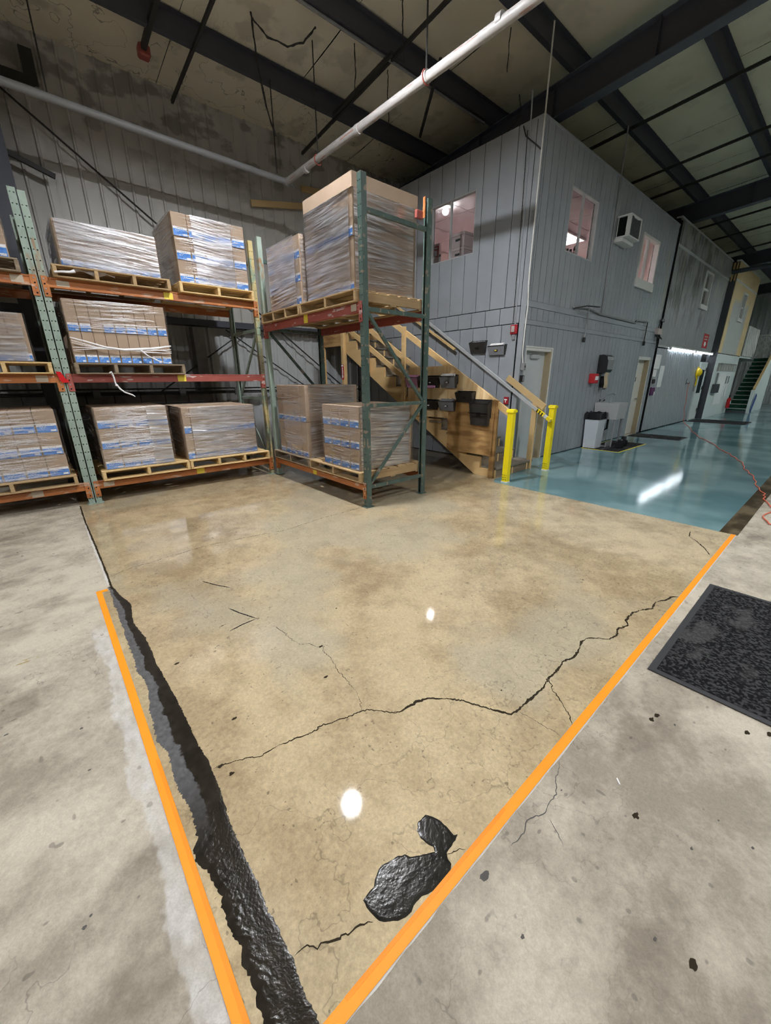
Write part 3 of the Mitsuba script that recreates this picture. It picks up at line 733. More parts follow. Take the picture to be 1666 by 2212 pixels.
for i, (x, r, h, m, l) in enumerate(((8.00, 0.03, 0.17, 'm_filebox', 'pale bottle with a red cap on the window sill beside the fan'), (8.12, 0.035, 0.12, 'm_meshbin', 'dark can on the sill beside the pale bottle'), (8.24, 0.04, 0.13, 'm_greyfolder', 'grey jar on the sill between the dark can and the desk fan'))):
    b = thing(('sill_bottle', 'sill_can', 'sill_jar')[i], l, ('bottle', 'can', 'jar')[i])
    add('body', lathe([(0, 0), (r, 0), (r, h * 0.75), (r * 0.5, h * 0.9), (r * 0.5, h), (0, h)], 16, (x, 4.18, 3.68)), m, b, smooth=40)
    add('cap', lathe([(0, h), (r * 0.55, h), (r * 0.55, h + 0.03), (0, h + 0.03)], 14, (x, 4.18, 3.68)), 'm_red' if i == 0 else 'm_black', b)
b = thing('red_box', 'bright red box standing behind the white framed office window', 'box')
add('body', bx(11.16, 11.36, 4.3, 4.36, 3.74, 3.98, 0.02), 'm_extred', b)
add('wall_picture', bx(11.2, 11.42, 4.6, 4.62, 4.15, 4.40, 0.004), 'm_paper', label='white sheet on the office wall behind the white framed window', cat='picture')


def door(n, u0, u1, h, leafmat, label, depth=0.14, framemat='m_trimwhite', closer=False):
    d = tag(f'door_{n}', label, None, None, 'structure')
    m = lambda a, b, y0, y1, c, e, ch=0.003: mapped(bx(a, b, y0, y1, c, e, ch), MF)
    add('leaf', m(u0 + 0.045, u1 - 0.045, -depth, -depth + 0.04, 0.012, h - 0.045), leafmat, d)
    add('jamb_left', m(u0, u0 + 0.045, -depth - 0.01, 0.016, 0.0, h), framemat, d)
    add('jamb_right', m(u1 - 0.045, u1, -depth - 0.01, 0.016, 0.0, h), 'm_jamb', d)
    add('casing_right', m(u1 - 0.01, u1 + 0.03, 0.0, 0.022, 0.0, h + 0.03), framemat, d)
    add('casing_top', m(u0, u1 + 0.03, 0.0, 0.022, h, h + 0.03), framemat, d)
    add('head', m(u0, u1, -depth - 0.01, 0.016, h - 0.045, h), framemat, d)
    if closer:
        add('closer', cat_([m(u0 + 0.36, u0 + 0.62, -depth + 0.04, -depth + 0.10, h - 0.17, h - 0.10, 0.01), m(u0 + 0.2, u0 + 0.6, -depth + 0.06, -depth + 0.075, h - 0.09, h - 0.075)]), 'm_trimgrey', d)
    k = add('knob', lathe([(0, 0), (0.012, 0), (0.012, 0.03), (0.028, 0.04), (0.028, 0.06), (0, 0.065)], 14).apply_transform(fr((u0 + (0.80 if n == 1 else 0.62), YB + depth - 0.04, 0.98), (1, 0, 0), (0, 0, 1), (0, -1, 0))), 'm_bolt', d, smooth=40)
    return d


door(1, D1[0], D1[1], D1[3], 'm_door', 'pale grey steel door beside the building corner, half hidden by the stair rail', closer=True)
d = door(2, D2[0], D2[1], D2[3], 'm_creamdoor', 'cream door beside the utility sink')
add('vent', mapped(bx(12.55, 12.62, -0.10, -0.09, 1.44, 1.56), MF), 'm_rod', d)

# second section: corrugated below, stained boards above, leaning out to x = 19.6
W4 = (16.6, 17.46, 3.68, 4.68)
wm = add('wall_metal', extr(rects(13.36, 19.64, 0.0, 5.37, [W4]), 0.09, fr((0, YB + 0.12, 0), (1, 0, 0), (0, 0, 1), (0, -1, 0))), 'm_dark', label='second bay of the block, corrugated steel below and stained boards above', kind='structure')
for i in range(8):
    xa = 13.46 + i * 0.62
    add('corrugated_sheet', ribbed(xa, xa + 0.619, 0.02, 2.33, YB + 0.03, 0.2066, 0.06, 0.36, 0.34), 'm_galv', wm)
add('base_strip', bx(13.4, 18.4, YB - 0.03, YB + 0.02, 0.0, 0.03), 'm_dark', wm)
boards(wm, 'board', MF, 13.38, 19.62, 2.42, 4.77, 0.3, [W4], 'm_mold')
boards(wm, 'board', MF, 13.38, 19.62, 4.85, 5.37, 0.3, [], 'm_mold', start=13.2)
add('belt_board', bx(13.38, 19.62, YB - 0.03, YB, 4.77, 4.84, 0.003), 'm_trimgrey', wm)
add('cap_strip', bx(13.36, 19.64, YB - 0.03, YB + 0.1, 5.37, 5.41), 'm_trimgrey', wm)
add('bottom_rail', bx(13.38, 19.62, YB - 0.015, YB + 0.02, 2.36, 2.42), 'm_trimgrey', wm)
add('dark_corner_strip', bx(13.33, 13.40, YB - 0.05, YB + 0.02, 0.0, 5.3), 'm_dark', wm)
add('end_jamb', bx(19.35, 19.62, YB - 0.02, YB + 0.03, 0, 2.36), 'm_greyside', wm)
window(4, MF, W4[0], W4[1], W4[2], W4[3], 0.07, 'white double-hung window in the stained upper boards', mat='m_trimwhite', split_z=4.2, sill=0.06, proud=0.05)
add('window_back', bx(16.5, 17.6, YB + 0.35, YB + 0.36, 3.5, 4.8), 'm_dark', wm)
D3 = (18.42, 19.34)
d = tag('door_3', 'white half-glazed door at the end of the corrugated wall', None, None, 'structure')
m_ = lambda a, b, y0, y1, c, e, ch=0.003: mapped(bx(a, b, y0, y1, c, e, ch), MF)
add('leaf', m_(D3[0] + 0.05, D3[1] - 0.05, 0.0, 0.05, 0.02, 2.0), 'm_pale', d)
add('glazing', m_(D3[0] + 0.20, D3[1] - 0.20, 0.05, 0.056, 0.98, 1.80), 'm_screen', d)
add('frame', cat_([m_(D3[0], D3[0] + 0.05, 0, 0.06, 0, 2.06), m_(D3[1] - 0.05, D3[1], 0, 0.06, 0, 2.06), m_(D3[0], D3[1], 0, 0.06, 2.0, 2.06)]), 'm_pale', d)
for z in (0.3, 1.1, 1.75):
    add('hinge', m_(D3[1] - 0.07, D3[1] - 0.035, 0.05, 0.075, z, z + 0.12), 'm_rod', d)

# third section
YT = 3.766
MT = fr((0, YT, 0), (1, 0, 0), (0, -1, 0), (0, 0, 1))
W5 = (21.3, 22.05, 3.64, 4.60)
wt = add('wall_third', extr(rects(19.65, 23.85, 2.38, 5.36, [W5]), 0.09, fr((0, YT + 0.10, 0), (1, 0, 0), (0, 0, 1), (0, -1, 0))), 'm_dark', label='far tan and grey board-sided bay of the block', kind='structure')
boards(wt, 'board', MT, 19.65, 23.8, 2.40, 4.77, 0.3, [W5], 'm_tanwall')
boards(wt, 'board', MT, 19.65, 23.8, 4.83, 5.36, 0.3, [], 'm_tanwall')
add('belt_board', bx(19.65, 23.8, YT - 0.03, YT, 4.77, 4.83, 0.003), 'm_trimwhite', wt)
add('cap_strip', bx(19.63, 23.85, YT - 0.03, YT + 0.1, 5.36, 5.41), 'm_trimwhite', wt)
add('side_face', bx(19.64, 19.66, YT, YB + 0.1, 0, 4.75), 'm_greyside', wt)
add('side_framing', cat_([bx(19.63, 19.67, YT + 0.02 + 0.09 * k, YT + 0.07 + 0.09 * k, 4.76, 5.34) for k in range(3)]), 'm_hand', wt)
window(5, MT, W5[0], W5[1], W5[2], W5[3], 0.07, 'white double-hung window in the far tan bay', mat='m_trimwhite', split_z=4.1, sill=0.05, proud=0.05)
add('window_back', bx(21.2, 22.2, YT + 0.35, YT + 0.36, 3.5, 4.7), 'm_screen', wt)
wlow = add('wall_third_low', extr(rects(19.67, 23.85, 0.0, 2.38, [(20.15, 23.75, 1.75, 2.06)]), 0.09, fr((0, YT + 0.09, 0), (1, 0, 0), (0, 0, 1), (0, -1, 0))), 'm_pale', label='pale lower wall of the far bay with a strip of small windows', kind='structure')
for k in range(8):
    xa = 20.15 + k * 0.45
    add('strip_pane', bx(xa + 0.03, xa + 0.42, YT + 0.05, YT + 0.055, 1.77, 2.04), 'm_glass', wlow)
    add('strip_mullion', bx(xa - 0.02, xa + 0.03, YT + 0.0, YT + 0.08, 1.75, 2.06), 'm_trimwhite', wlow)
add('strip_back', bx(20.0, 23.8, YT + 0.5, YT + 0.52, 1.5, 2.3), 'm_jamb', wlow)

# ------------------------------------------------------------------ pallet racks
LEFT = fr((0, 6.29, 0), (1, 0, 0), (0, 1, 0), (0, 0, 1))        # s along +x, d into the row
RIGHT = fr((2.905, 3.72, 0), (0, 1, 0), (1, 0, 0), (0, 0, 1))   # s along +y, d along +x


def upright(M, s, d, h, w=0.066, dep=0.07, face=-1, pitch=0.1016):
    """A punched channel: plate with pairs of real holes, two flanges behind it."""
    holes = []
    z = 0.075
    ang = np.linspace(0, 2 * np.pi, 9)[:-1]
    while z < h - 0.04:
        for c in (-0.0165, 0.0165):
            holes.append([(c + 0.0078 * math.cos(a), z + 0.0062 * math.sin(a)) for a in ang])
        z += pitch
    plate = extr(Polygon([(-w / 2, 0), (w / 2, 0), (w / 2, h), (-w / 2, h)], holes), 0.003, fr((0, 0, 0), (1, 0, 0), (0, 0, 1), (0, 1, 0)))
    body = cat_([plate, bx(-w / 2, -w / 2 + 0.003, 0.003, dep, 0, h), bx(w / 2 - 0.003, w / 2, 0.003, dep, 0, h),
                 bx(-w / 2, -w / 2 + 0.018, dep - 0.003, dep, 0, h), bx(w / 2 - 0.018, w / 2, dep - 0.003, dep, 0, h)])
    F = np.eye(4); F[1, 1] = -face; F[:3, 3] = (s, d, 0)
    return mapped(mapped(body, F), M)


def rack(label, M, frames, levels, depth, h, mats, s_in, beam_mats):
    """frames: [(s, front material, rear material)], levels: [(z_bottom, height)]"""
    t = thing('pallet_rack', label, 'pallet rack')
    for s, mf, mr in frames:
        a = add('upright', upright(M, s, 0.0, h), mf, t)
        add('upright', upright(M, s, depth, h, face=1), mr, t)
        for dd in (0.035, depth - 0.035):
            add('foot_plate', mapped(bx(s - 0.05, s + 0.05, dd - 0.06, dd + 0.06, 0.0025, 0.010), M), mr, t)
        for z in (0.26, 1.255, 2.285, 3.20):
            add('cross_brace', mapped(bx(s - 0.018, s + 0.018, 0.05, depth - 0.05, z - 0.022, z + 0.022), M), mr, t)
        for (d0, z0, d1, z1) in ((0.06, 2.27, depth - 0.06, 1.28), (depth - 0.06, 1.23, 0.06, 0.28)):
            add('diagonal_brace', mapped(bar((s, d0, z0), (s, d1, z1), 0.03, 0.035), M), mr, t)
    for (zb, hh), bm in zip(levels, beam_mats):
        for dd, sg in ((0.0, 1), (depth, -1)):
            y0, y1 = (dd - 0.004, dd + 0.046) if sg > 0 else (dd - 0.046, dd + 0.004)
            b = add('beam', mapped(cat_([bx(s_in[0], s_in[1], y0, y1, zb, zb + hh - 0.022, 0.003), bx(s_in[0], s_in[1], y0, y1 - sg * 0.0 if sg > 0 else y1, zb + hh - 0.02, zb + hh, 0.003)]), M), bm, t)
            if sg < 0:
                continue
            for e, q in ((s_in[0], 1), (s_in[1], -1)):
                p0, p1 = e - q * 0.052, e + q * 0.003
                add('end_plate', mapped(cat_([bx(p0, p1, -0.011, -0.004, zb - 0.10, zb + hh + 0.005, 0.001), bx(p1 - 0.004, p1 + 0.004, -0.011, 0.04, zb - 0.10, zb + hh + 0.005)]), M), bm, b)
                for k in range(4):
                    add('rivet', mapped(extr(Polygon([(0.008 * math.cos(x), 0.008 * math.sin(x)) for x in np.linspace(0, 6.283, 9)[:-1]]), 0.004, fr((p0 + q * 0.022, -0.0112, zb - 0.07 + k * 0.05), (1, 0, 0), (0, 0, 1), (0, -1, 0))), M), 'm_bolt' if k % 2 else 'm_dark', b)
    return t


LV = [(0.19, 0.105), (1.53, 0.10), (2.56, 0.105)]
r0 = rack('left orange-beamed pallet rack cut off by the photo edge, sage green posts', LEFT, [(-2.35, 'm_green', 'm_green'), (0.283, 'm_green', 'm_green')], LV, 1.07, 3.475, None, (-2.315, 0.25), ['m_orange'] * 3)
r1 = rack('middle pallet rack along the ribbed wall, two orange beams and one red beam', LEFT, [(0.361, 'm_green', 'm_green'), (2.85, 'm_rustpost', 'm_green')], LV, 1.07, 3.46, None, (0.394, 2.815), ['m_orange', 'm_redbeam', 'm_orange'])
r2 = rack('dark green pallet rack standing out into the floor, end frame toward the stairs', RIGHT, [(0.033, 'm_darkgreen', 'm_darkgreen'), (2.49, 'm_green', 'm_darkgreen')], [(0.215, 0.10), (2.25, 0.10)], 1.04, 3.50, None, (0.066, 2.455), ['m_orange', 'm_redbeam'])


def beam_tag(rk, M, s, z, w, h, mat, name='capacity_tag'):
    add(name, mapped(bx(s, s + w, -0.0065, -0.0042, z, z + h), M), mat, rk)


for s, z in ((1.63, 0.20), (1.58, 2.57)):
    beam_tag(r1, LEFT, s, z, 0.11, 0.08, 'm_yellowtag')
beam_tag(r1, LEFT, 1.58, 1.535, 0.11, 0.085, 'm_yellowtag')
for s, z in ((0.45, 0.21), (0.47, 2.58)):
    beam_tag(r1, LEFT, s, z, 0.12, 0.06, 'm_paletag', 'worn_label')
for s, z in ((0.08, 2.575), (0.06, 1.54), (-0.28, 0.20)):
    beam_tag(r0, LEFT, s, z, 0.11, 0.075, 'm_paletag', 'worn_label')
beam_tag(r2, RIGHT, 1.17, 2.25, 0.10, 0.105, 'm_yellowtag')
beam_tag(r2, RIGHT, 1.19, 0.225, 0.10, 0.06, 'm_yellowtag')
beam_tag(r2, RIGHT, 0.12, 2.27, 0.10, 0.07, 'm_paletag', 'worn_label')
# an orange spare beam end clamped on top of the far post of the right rack
add('end_bracket', mapped(cat_([bx(-0.02, 0.012, 0.895, 0.905, 3.29, 3.49)]), RIGHT), 'm_orange', r2, label='orange bracket bolted near the top of the rear post')
add('beam_stub', mapped(bx(0.012, 0.05, 0.80, 0.90, 3.28, 3.36, 0.004), RIGHT), 'm_redbeam', r2, label='dark red beam stub')


def pallet(label, M, s0, s1, d0, d1, z0, mat, strs=3, group=None, h=0.128, rough=0.004):
    t = thing('pallet', label, 'pallet', group)
    W, D = s1 - s0, d1 - d0
    r = np.random.default_rng(int(1000 * abs(s0) + 77 * z0))
    sw = 0.038
    for i in range(strs):
        s = s0 + (W - sw) * i / (strs - 1)
        add('stringer', mapped(bx(s, s + sw, d0, d1, z0 + 0.016, z0 + h - 0.017, 0.002), M), mat, t)
    n = 7
    bw = D / n * 0.80
    for k in range(n):
        d = d0 + (D - bw) * k / (n - 1)
        j = r.uniform(-rough, rough)
        add('deck_board', mapped(bx(s0 + j, s1 + j, d, d + bw, z0 + h - 0.0165, z0 + h, 0.002), M), mat, t)
    for k in range(3):
        bw2 = 0.13 if k != 1 else 0.09
        d = d0 + (D - bw2) * k / 2
        add('bottom_board', mapped(bx(s0, s1, d, d + bw2, z0, z0 + 0.0155, 0.002), M), mat, t)
    return t


def wrap_mesh(s0, s1, d0, d1, z0, z1, seed, amp=0.006, off=0.008, dz=0.012, bulge=None):
    per = []
    for (a, b, n) in (((s0, d0), (s1, d0), 26), ((s1, d0), (s1, d1), 22), ((s1, d1), (s0, d1), 14), ((s0, d1), (s0, d0), 22)):
        for i in range(n):
            per.append((a[0] + (b[0] - a[0]) * i / n, a[1] + (b[1] - a[1]) * i / n))
    per = np.array(per)
    c = per.mean(0)
    nx = np.where(np.isclose(per[:, 0], s0), -1.0, np.where(np.isclose(per[:, 0], s1), 1.0, 0.0))
    ny = np.where(np.isclose(per[:, 1], d0), -1.0, np.where(np.isclose(per[:, 1], d1), 1.0, 0.0))
    nr = np.stack([nx, ny], 1)
    u = np.arange(len(per)) * 0.045
    zs = np.arange(z0, z1 + dz * 0.5, dz)
    U, Z = np.meshgrid(u, zs, indexing='ij')
    g = lambda a, b, sd: meshkit.noise(np.stack([U * a, (Z + 0.10 * U) * b, 0 * U + 3.3], -1), sd)
    disp = off + amp * (0.55 * (g(3.0, 48, seed) - 0.5) + 0.75 * (g(5.0, 22, seed + 1) - 0.5) + 1.3 * (g(1.6, 5, seed + 2) - 0.3))
    if bulge is not None:
        disp += bulge(Z)
    disp = np.maximum(disp, 0.0035)
    P = np.empty(U.shape + (3,))
    P[..., 0] = per[:, 0][:, None] + nr[:, 0][:, None] * disp
    P[..., 1] = per[:, 1][:, None] + nr[:, 1][:, None] * disp
    P[..., 2] = Z
    return grid(P, closed_u=True)


def film_folds(s0, s1, d0, d1, z0, z1, seed, n, faces='fl'):
    """Narrow gathered folds of the film: arched ribbons, nearly level, on the front (f) and on a side (l: s0, r: s1)."""
    r = np.random.default_rng(seed)
    ms = []
    W, D = s1 - s0, d1 - d0
    for _ in range(n):
        f = faces[r.integers(len(faces))] if r.random() > 0.6 else faces[0]
        L = W if f == 'f' else D
        ln = min(L, r.uniform(0.12, 0.75) * L)
        a = r.uniform(0, L - ln)
        z = z0 + (z1 - z0) * r.random()
        tilt = r.normal(0.02, 0.05)
        w = r.uniform(0.001, 0.0036) * (1 + (r.random() < 0.12) * 1.2)
        u = np.linspace(0, 1, 9)
        zz = np.clip(z + tilt * ln * u + 0.004 * np.sin(u * r.uniform(4, 11) + r.uniform(0, 6)), z0, z1)
        wv = w * (0.25 + 0.75 * np.sin(np.pi * u) ** 0.5)
        off = 0.012 + 0.004 * r.random()
        al = a + ln * u
        rows = []
        for q, o in ((-1, 0), (0, 0.6), (1, 0)):
            zq, oq = zz + q * wv, off + o * wv
            if f == 'f':
                rows.append(np.stack([s0 + al, np.full_like(u, d0) - oq, zq], -1))
            elif f == 'l':
                rows.append(np.stack([np.full_like(u, s0) - oq, d0 + al, zq], -1))
            else:
                rows.append(np.stack([np.full_like(u, s1) + oq, d0 + al, zq], -1))
        ms.append(grid(np.stack(rows, 1)))
    return cat_(ms)


def film_patch(s0, s1, d0, z0, z1, seed, side=False):
    """Several film layers over one another: a crinkled sheet on the front (or on the s0 side when side)."""
    u = np.arange(s0, s1 + 0.02, 0.04)
    zs = np.arange(z0, z1 + 0.002, 0.004)
    U, Z = np.meshgrid(u, zs, indexing='ij')
    g = lambda a, b, sd: meshkit.noise(np.stack([U * a, (Z + 0.10 * U) * b, 0 * U + 3.3], -1), sd)
    o = 0.018 + 0.0065 * (g(2.2, 85, seed) - 0.5) + 0.007 * (g(2.6, 36, seed + 1) - 0.5) + 0.010 * (g(1.6, 5, seed + 2) - 0.5)
    return grid(np.stack([d0 - o, U, Z] if side else [U, d0 - o, Z], -1))


def load(label, M, s0, s1, d0, d1, z0, z1, ns, nd, nz, lab=0.38, flip=False, group=None, seed=1, wrap=True, amp=0.006, skip=(), lean=0.004, film='m_film', labrows=None, blue=True, tray=None, patch=None, patch_side=None, folds=90, faces='fl'):
    """A shrink-wrapped block of cartons: one thing, each carton of its seen sides a part, each printed label a sub-part."""
    t = thing('carton_load', label, 'pallet load', group)
    cs, cd, cz = (s1 - s0) / ns, (d1 - d0) / nd, (z1 - z0) / nz
    g = 0.0035
    R = M[:3, :3]
    base = mikit.ply(mapped(bx(g / 2, cs - g / 2, g / 2, cd - g / 2, g / 2, cz - g / 2, 0.004), fr((0, 0, 0), R[:, 0], R[:, 1], R[:, 2])), 'm_card')
    lw, lh = cs * (0.90 if cs > 0.13 else 0.86), cz * lab
    q = np.array([[0, 0, 0], [lw, 0, 0], [lw, 0, lh], [0, 0, lh]], float)
    uvs = np.array([[0, 0], [1, 0], [1, 1], [0, 1]], float)
    if flip:
        uvs[:, 0] = 1 - uvs[:, 0]
    fq = np.array([[0, 1, 2], [0, 2, 3]])
    if np.linalg.det(R) < 0:
        fq = fq[:, ::-1]
    lbl = mikit.ply(trimesh.Trimesh(q @ R.T, fq, process=False), 'm_label', uv=uvs)
    r = np.random.default_rng(seed)
    for k in range(nz):
        row = r.uniform(-lean, lean)
        for i in range(ns):
            for j in range(nd):
                if j > 0 and i > 0 and k < nz - 1 and i < ns - 1:
                    continue
                jit = np.array([row * 0.6, row + r.uniform(-0.002, 0.002), 0])
                loc = np.array([s0 + i * cs, d0 + j * cd, z0 + k * cz]) + jit
                key = put('carton', base, t, R @ loc + M[:3, 3])
                if j == 0 and blue and (labrows is None or k in labrows) and (k, i) not in skip:
                    dz = 0.006 if lab < 0.4 else 0.02
                    put('label', lbl, key, R @ (loc + np.array([(cs - lw) / 2, -0.0015 + g / 2, dz])) + M[:3, 3])
    if wrap:
        add('stretch_wrap', mapped(wrap_mesh(s0 - lean, s1 + lean, d0 - lean, d1 + lean, z0 + 0.002, z1 - (0.105 if tray else 0), seed, amp), M), film, t, smooth=True, label='clear crinkled stretch film')
    if folds:
        add('film_folds', mapped(film_folds(s0 - lean, s1 + lean, d0 - lean, d1 + lean, z0 + 0.01, z1 - (0.10 if tray else 0.004), seed + 500, int(2.2 * folds * (z1 - z0)), faces), M), 'm_film_folds', t, smooth=True, label='glossy gathered folds of the film')
    if patch:
        add('film_layers', mapped(film_patch(s0 + patch[0] * (s1 - s0), s0 + patch[1] * (s1 - s0), d0 - lean, z0 + 0.004, z1 - (0.10 if tray else 0.004), seed + 70), M), 'm_film_layers', t, smooth=True, label='shiny overlapping film layers')
    if patch_side:
        add('film_layers', mapped(film_patch(d0 + patch_side[0] * (d1 - d0), d0 + patch_side[1] * (d1 - d0), s0 - lean, z0 + 0.004, z1 - (0.10 if tray else 0.004), seed + 90, True), M), 'm_film_layers', t, smooth=True, label='shiny overlapping film layers')
    if tray:
        a, b = 0.012, 0.10
        add('top_tray', mapped(cat_([bx(s0 - a, s1 + a, d0 - a - 0.004, d0 - a, z1 - b, z1 + 0.035), bx(s0 - a - 0.004, s0 - a, d0 - a, d1 + a, z1 - b, z1 + 0.035), bx(s1 + a, s1 + a + 0.004, d0 - a, d1 + a, z1 - b, z1 + 0.035),
                                     bx(s0 - a, s1 + a, d1 + a, d1 + a + 0.004, z1 - b, z1 + 0.035), bx(s0, s1, d0, d1, z1 + 0.002, z1 + 0.006)]), M), 'm_card', t, label='brown cardboard rim')
    return t


D0 = 0.06          # the loads' front, measured from the rack's front plane; pallets stick out a little more
PG, LG = 'pallets in the racks', 'shrink-wrapped carton loads'
# middle bay of the left row (s is x here)
pallet('pale new wooden pallet on the bottom beam of the middle rack, left one', LEFT, 0.462, 1.535, -0.08, 1.02, 0.295, 'm_pallet_new')
pallet('pale new wooden pallet on the bottom beam of the middle rack, right one', LEFT, 1.545, 2.79, -0.08, 1.02, 0.295, 'm_pallet_new', strs=4)
pallet('weathered grey pallet on the red beam of the middle rack', LEFT, 0.45, 1.68, -0.08, 1.02, 1.63, 'm_pallet_old', strs=4)
pallet('brown pallet on the top orange beam of the middle rack, left one', LEFT, 0.462, 1.665, -0.08, 1.02, 2.665, 'm_pallet', strs=4)
pallet('pale new wooden pallet on the top orange beam of the middle rack, right one', LEFT, 1.775, 2.80, -0.08, 1.02, 2.665 - 0.03 + 0.03, 'm_pallet_new')
load('three-row carton load with wide blue labels, bottom left of the middle rack', LEFT, 0.525, 1.36, 0.0, 1.0, 0.425, 1.222, 4, 3, 3, seed=11, patch=(0.70, 1.0), folds=170, group=LG, lean=0.012)
load('two-row carton load with narrow columns, bottom right of the middle rack', LEFT, 1.555, 2.63, 0.02, 1.0, 0.425, 1.18, 10, 3, 2, lab=0.27, seed=12, patch=(0.10, 1.0), folds=150, group=LG)
load('half-unwrapped two-row carton load on the grey pallet above the red beam', LEFT, 0.47, 1.545, 0.0, 0.98, 1.76, 2.465, 9, 3, 2, lab=0.25, seed=13, folds=0, group=LG, wrap=False, skip=((1, 2),))
load('low single-row load under thick shiny film, top left of the middle rack', LEFT, 0.555, 1.585, 0.0, 0.98, 2.795, 3.265, 9, 3, 1, lab=0.16, seed=14, patch=(0.02, 1.0), folds=140, group=LG)
load('tall three-row carton load with film glaring white, top right of the middle rack', LEFT, 1.815, 2.765, 0.0, 1.0, 2.795, 3.60, 5, 3, 3, seed=15, patch=(0.24, 0.80), folds=120, group=LG, lean=0.012)
# left bay
pallet('worn pallet on the bottom beam at the photo\'s left edge', LEFT, -1.05, 0.195, -0.08, 1.02, 0.295, 'm_pallet', strs=3)
pallet('yellowish new pallet on the middle beam at the photo\'s left edge', LEFT, -1.0, 0.235, -0.08, 1.02, 1.632, 'm_pallet_new', strs=4)
pallet('dark weathered pallet on the top beam at the photo\'s left edge', LEFT, -1.05, 0.185, -0.08, 1.02, 2.667, 'm_pallet_old', strs=3)
load('three-row carton load with wide blue labels at the bottom of the photo\'s left edge', LEFT, -0.90, 0.14, 0.0, 1.0, 0.425, 1.228, 5, 3, 3, seed=21, folds=120, group=LG, lean=0.012)
load('smoothly wrapped pale load on the yellowish pallet at the photo\'s left edge', LEFT, -0.90, 0.095, 0.0, 1.0, 1.765, 2.27, 6, 3, 1, lab=0.16, seed=22, patch=(0.0, 0.95), folds=60, group=LG)
load('cut-off carton load on the top beam at the photo\'s left edge', LEFT, -0.90, 0.125, 0.0, 1.0, 2.80, 3.42, 5, 3, 2, seed=23, folds=60, group=LG)
# right rack (s is y here)
pallet('brown pallet under the tall tray-topped load, top of the dark green rack', RIGHT, 0.075, 1.29, -0.05, 1.06, 2.352, 'm_pallet', strs=3)
pallet('brown pallet under the shorter load, top far end of the dark green rack', RIGHT, 1.31, 2.45, -0.05, 1.02, 2.352, 'm_pallet', strs=4)
pallet('brown pallet on the bottom beam of the dark green rack, near end', RIGHT, 0.075, 1.30, -0.05, 1.06, 0.317, 'm_pallet', strs=3)
pallet('dull pallet on the bottom beam of the dark green rack, far end', RIGHT, 1.325, 2.45, -0.05, 1.02, 0.317, 'm_pallet_old', strs=3)
load('tall two-tier load with a cardboard rim on top of the dark green rack', RIGHT, 0.20, 1.16, 0.04, 0.97, 2.482, 3.53, 8, 4, 2, lab=0.17, seed=31, patch=(0.05, 1.0), patch_side=(0.0, 0.95), folds=110, group=LG, flip=True, tray=True, amp=0.010)
load('shorter three-row load at the top far end of the dark green rack', RIGHT, 1.285, 2.14, 0.0, 0.9, 2.482, 3.27, 5, 3, 3, lab=0.36, seed=32, patch=(0.1, 1.0), patch_side=(0.0, 0.9), folds=140, group=LG, flip=True, lean=0.012, amp=0.008)
load('tall two-row carton load at the bottom far end of the dark green rack', RIGHT, 1.39, 2.26, 0.0, 0.92, 0.447, 1.475, 5, 4, 2, lab=0.15, seed=33, patch_side=(0.05, 0.9), folds=70, group=LG, flip=True)
load('three-row carton load at the bottom near end of the dark green rack', RIGHT, 0.165, 0.985, 0.02, 0.92, 0.447, 1.24, 4, 3, 3, lab=0.36, seed=34, patch_side=(0.0, 0.95), folds=60, group=LG, flip=True, lean=0.008)

# loose film on the half-unwrapped load: gathered rope, torn upper film, hanging tails
lw_ = thing('film_rope', 'twisted white film rope across the half-unwrapped load', 'plastic film')
yy = 6.29 - 0.035
up_ = [(0.47, yy, 2.04), (0.62, yy - 0.01, 2.0), (0.80, yy - 0.015, 1.945), (1.0, yy - 0.02, 1.92), (1.2, yy - 0.02, 1.935), (1.4, yy - 0.01, 1.96), (1.555, yy, 1.99)]
add('strand', tube(up_, [0.006, 0.009, 0.012, 0.014, 0.012, 0.01, 0.006], 8), 'm_rope', lw_, smooth=60)
for k, (za, zb, zc) in enumerate(((1.98, 1.925, 1.94), (1.90, 1.915, 1.90), (1.935, 1.92, 1.925), (2.01, 1.93, 1.955))):
    add('strand', tube([(0.475, yy, za), (0.72, yy - 0.01, zb + 0.01), (1.0, yy - 0.018, 1.918 + 0.004 * k), (1.3, yy - 0.012, zc), (1.55, yy, zc - 0.02 + 0.02 * k)], [0.004, 0.006, 0.009, 0.007, 0.004], 6), 'm_rope', lw_, smooth=60)
add('strand', tube([(1.17, yy - 0.02, 1.93), (1.25, yy - 0.025, 1.86), (1.36, yy - 0.02, 1.80), (1.50, yy - 0.01, 1.77)], [0.011, 0.009, 0.007, 0.003], 6), 'm_rope', lw_, smooth=60)
add('torn_film', mapped(wrap_mesh(0.465, 1.55, -0.004, 0.985, 2.10, 2.47, 41, 0.007), LEFT), 'm_film', lw_, smooth=True, label='clear film over the upper row')
add('torn_folds', mapped(film_folds(0.47, 1.545, 0.0, 0.98, 2.11, 2.46, 640, 90, 'fl'), LEFT), 'm_film_folds', lw_, smooth=True)
hr = thing('hanging_film_tail', 'white twisted film tail hanging below the red beam', 'plastic film')
add('cord', tube([(0.78, 6.17, 1.645), (0.80, 6.21, 1.655), (0.815, 6.20, 1.60), (0.822, 6.22, 1.52), (0.86, 6.22, 1.45), (0.90, 6.21, 1.41), (0.98, 6.22, 1.375), (1.01, 6.21, 1.35)], [0.010, 0.012, 0.010, 0.009, 0.011, 0.009, 0.010, 0.004], 8), 'm_rope', hr, smooth=60)
add('knot', trimesh.creation.icosphere(2, 0.018).apply_transform(np.diag([1.0, 0.8, 0.8, 1])).apply_translation((0.83, 6.215, 1.495)), 'm_rope', hr, smooth=True)
ft = thing('film_tail', 'bunched film tail at the left corner of the top left pallet of the middle rack', 'plastic film')
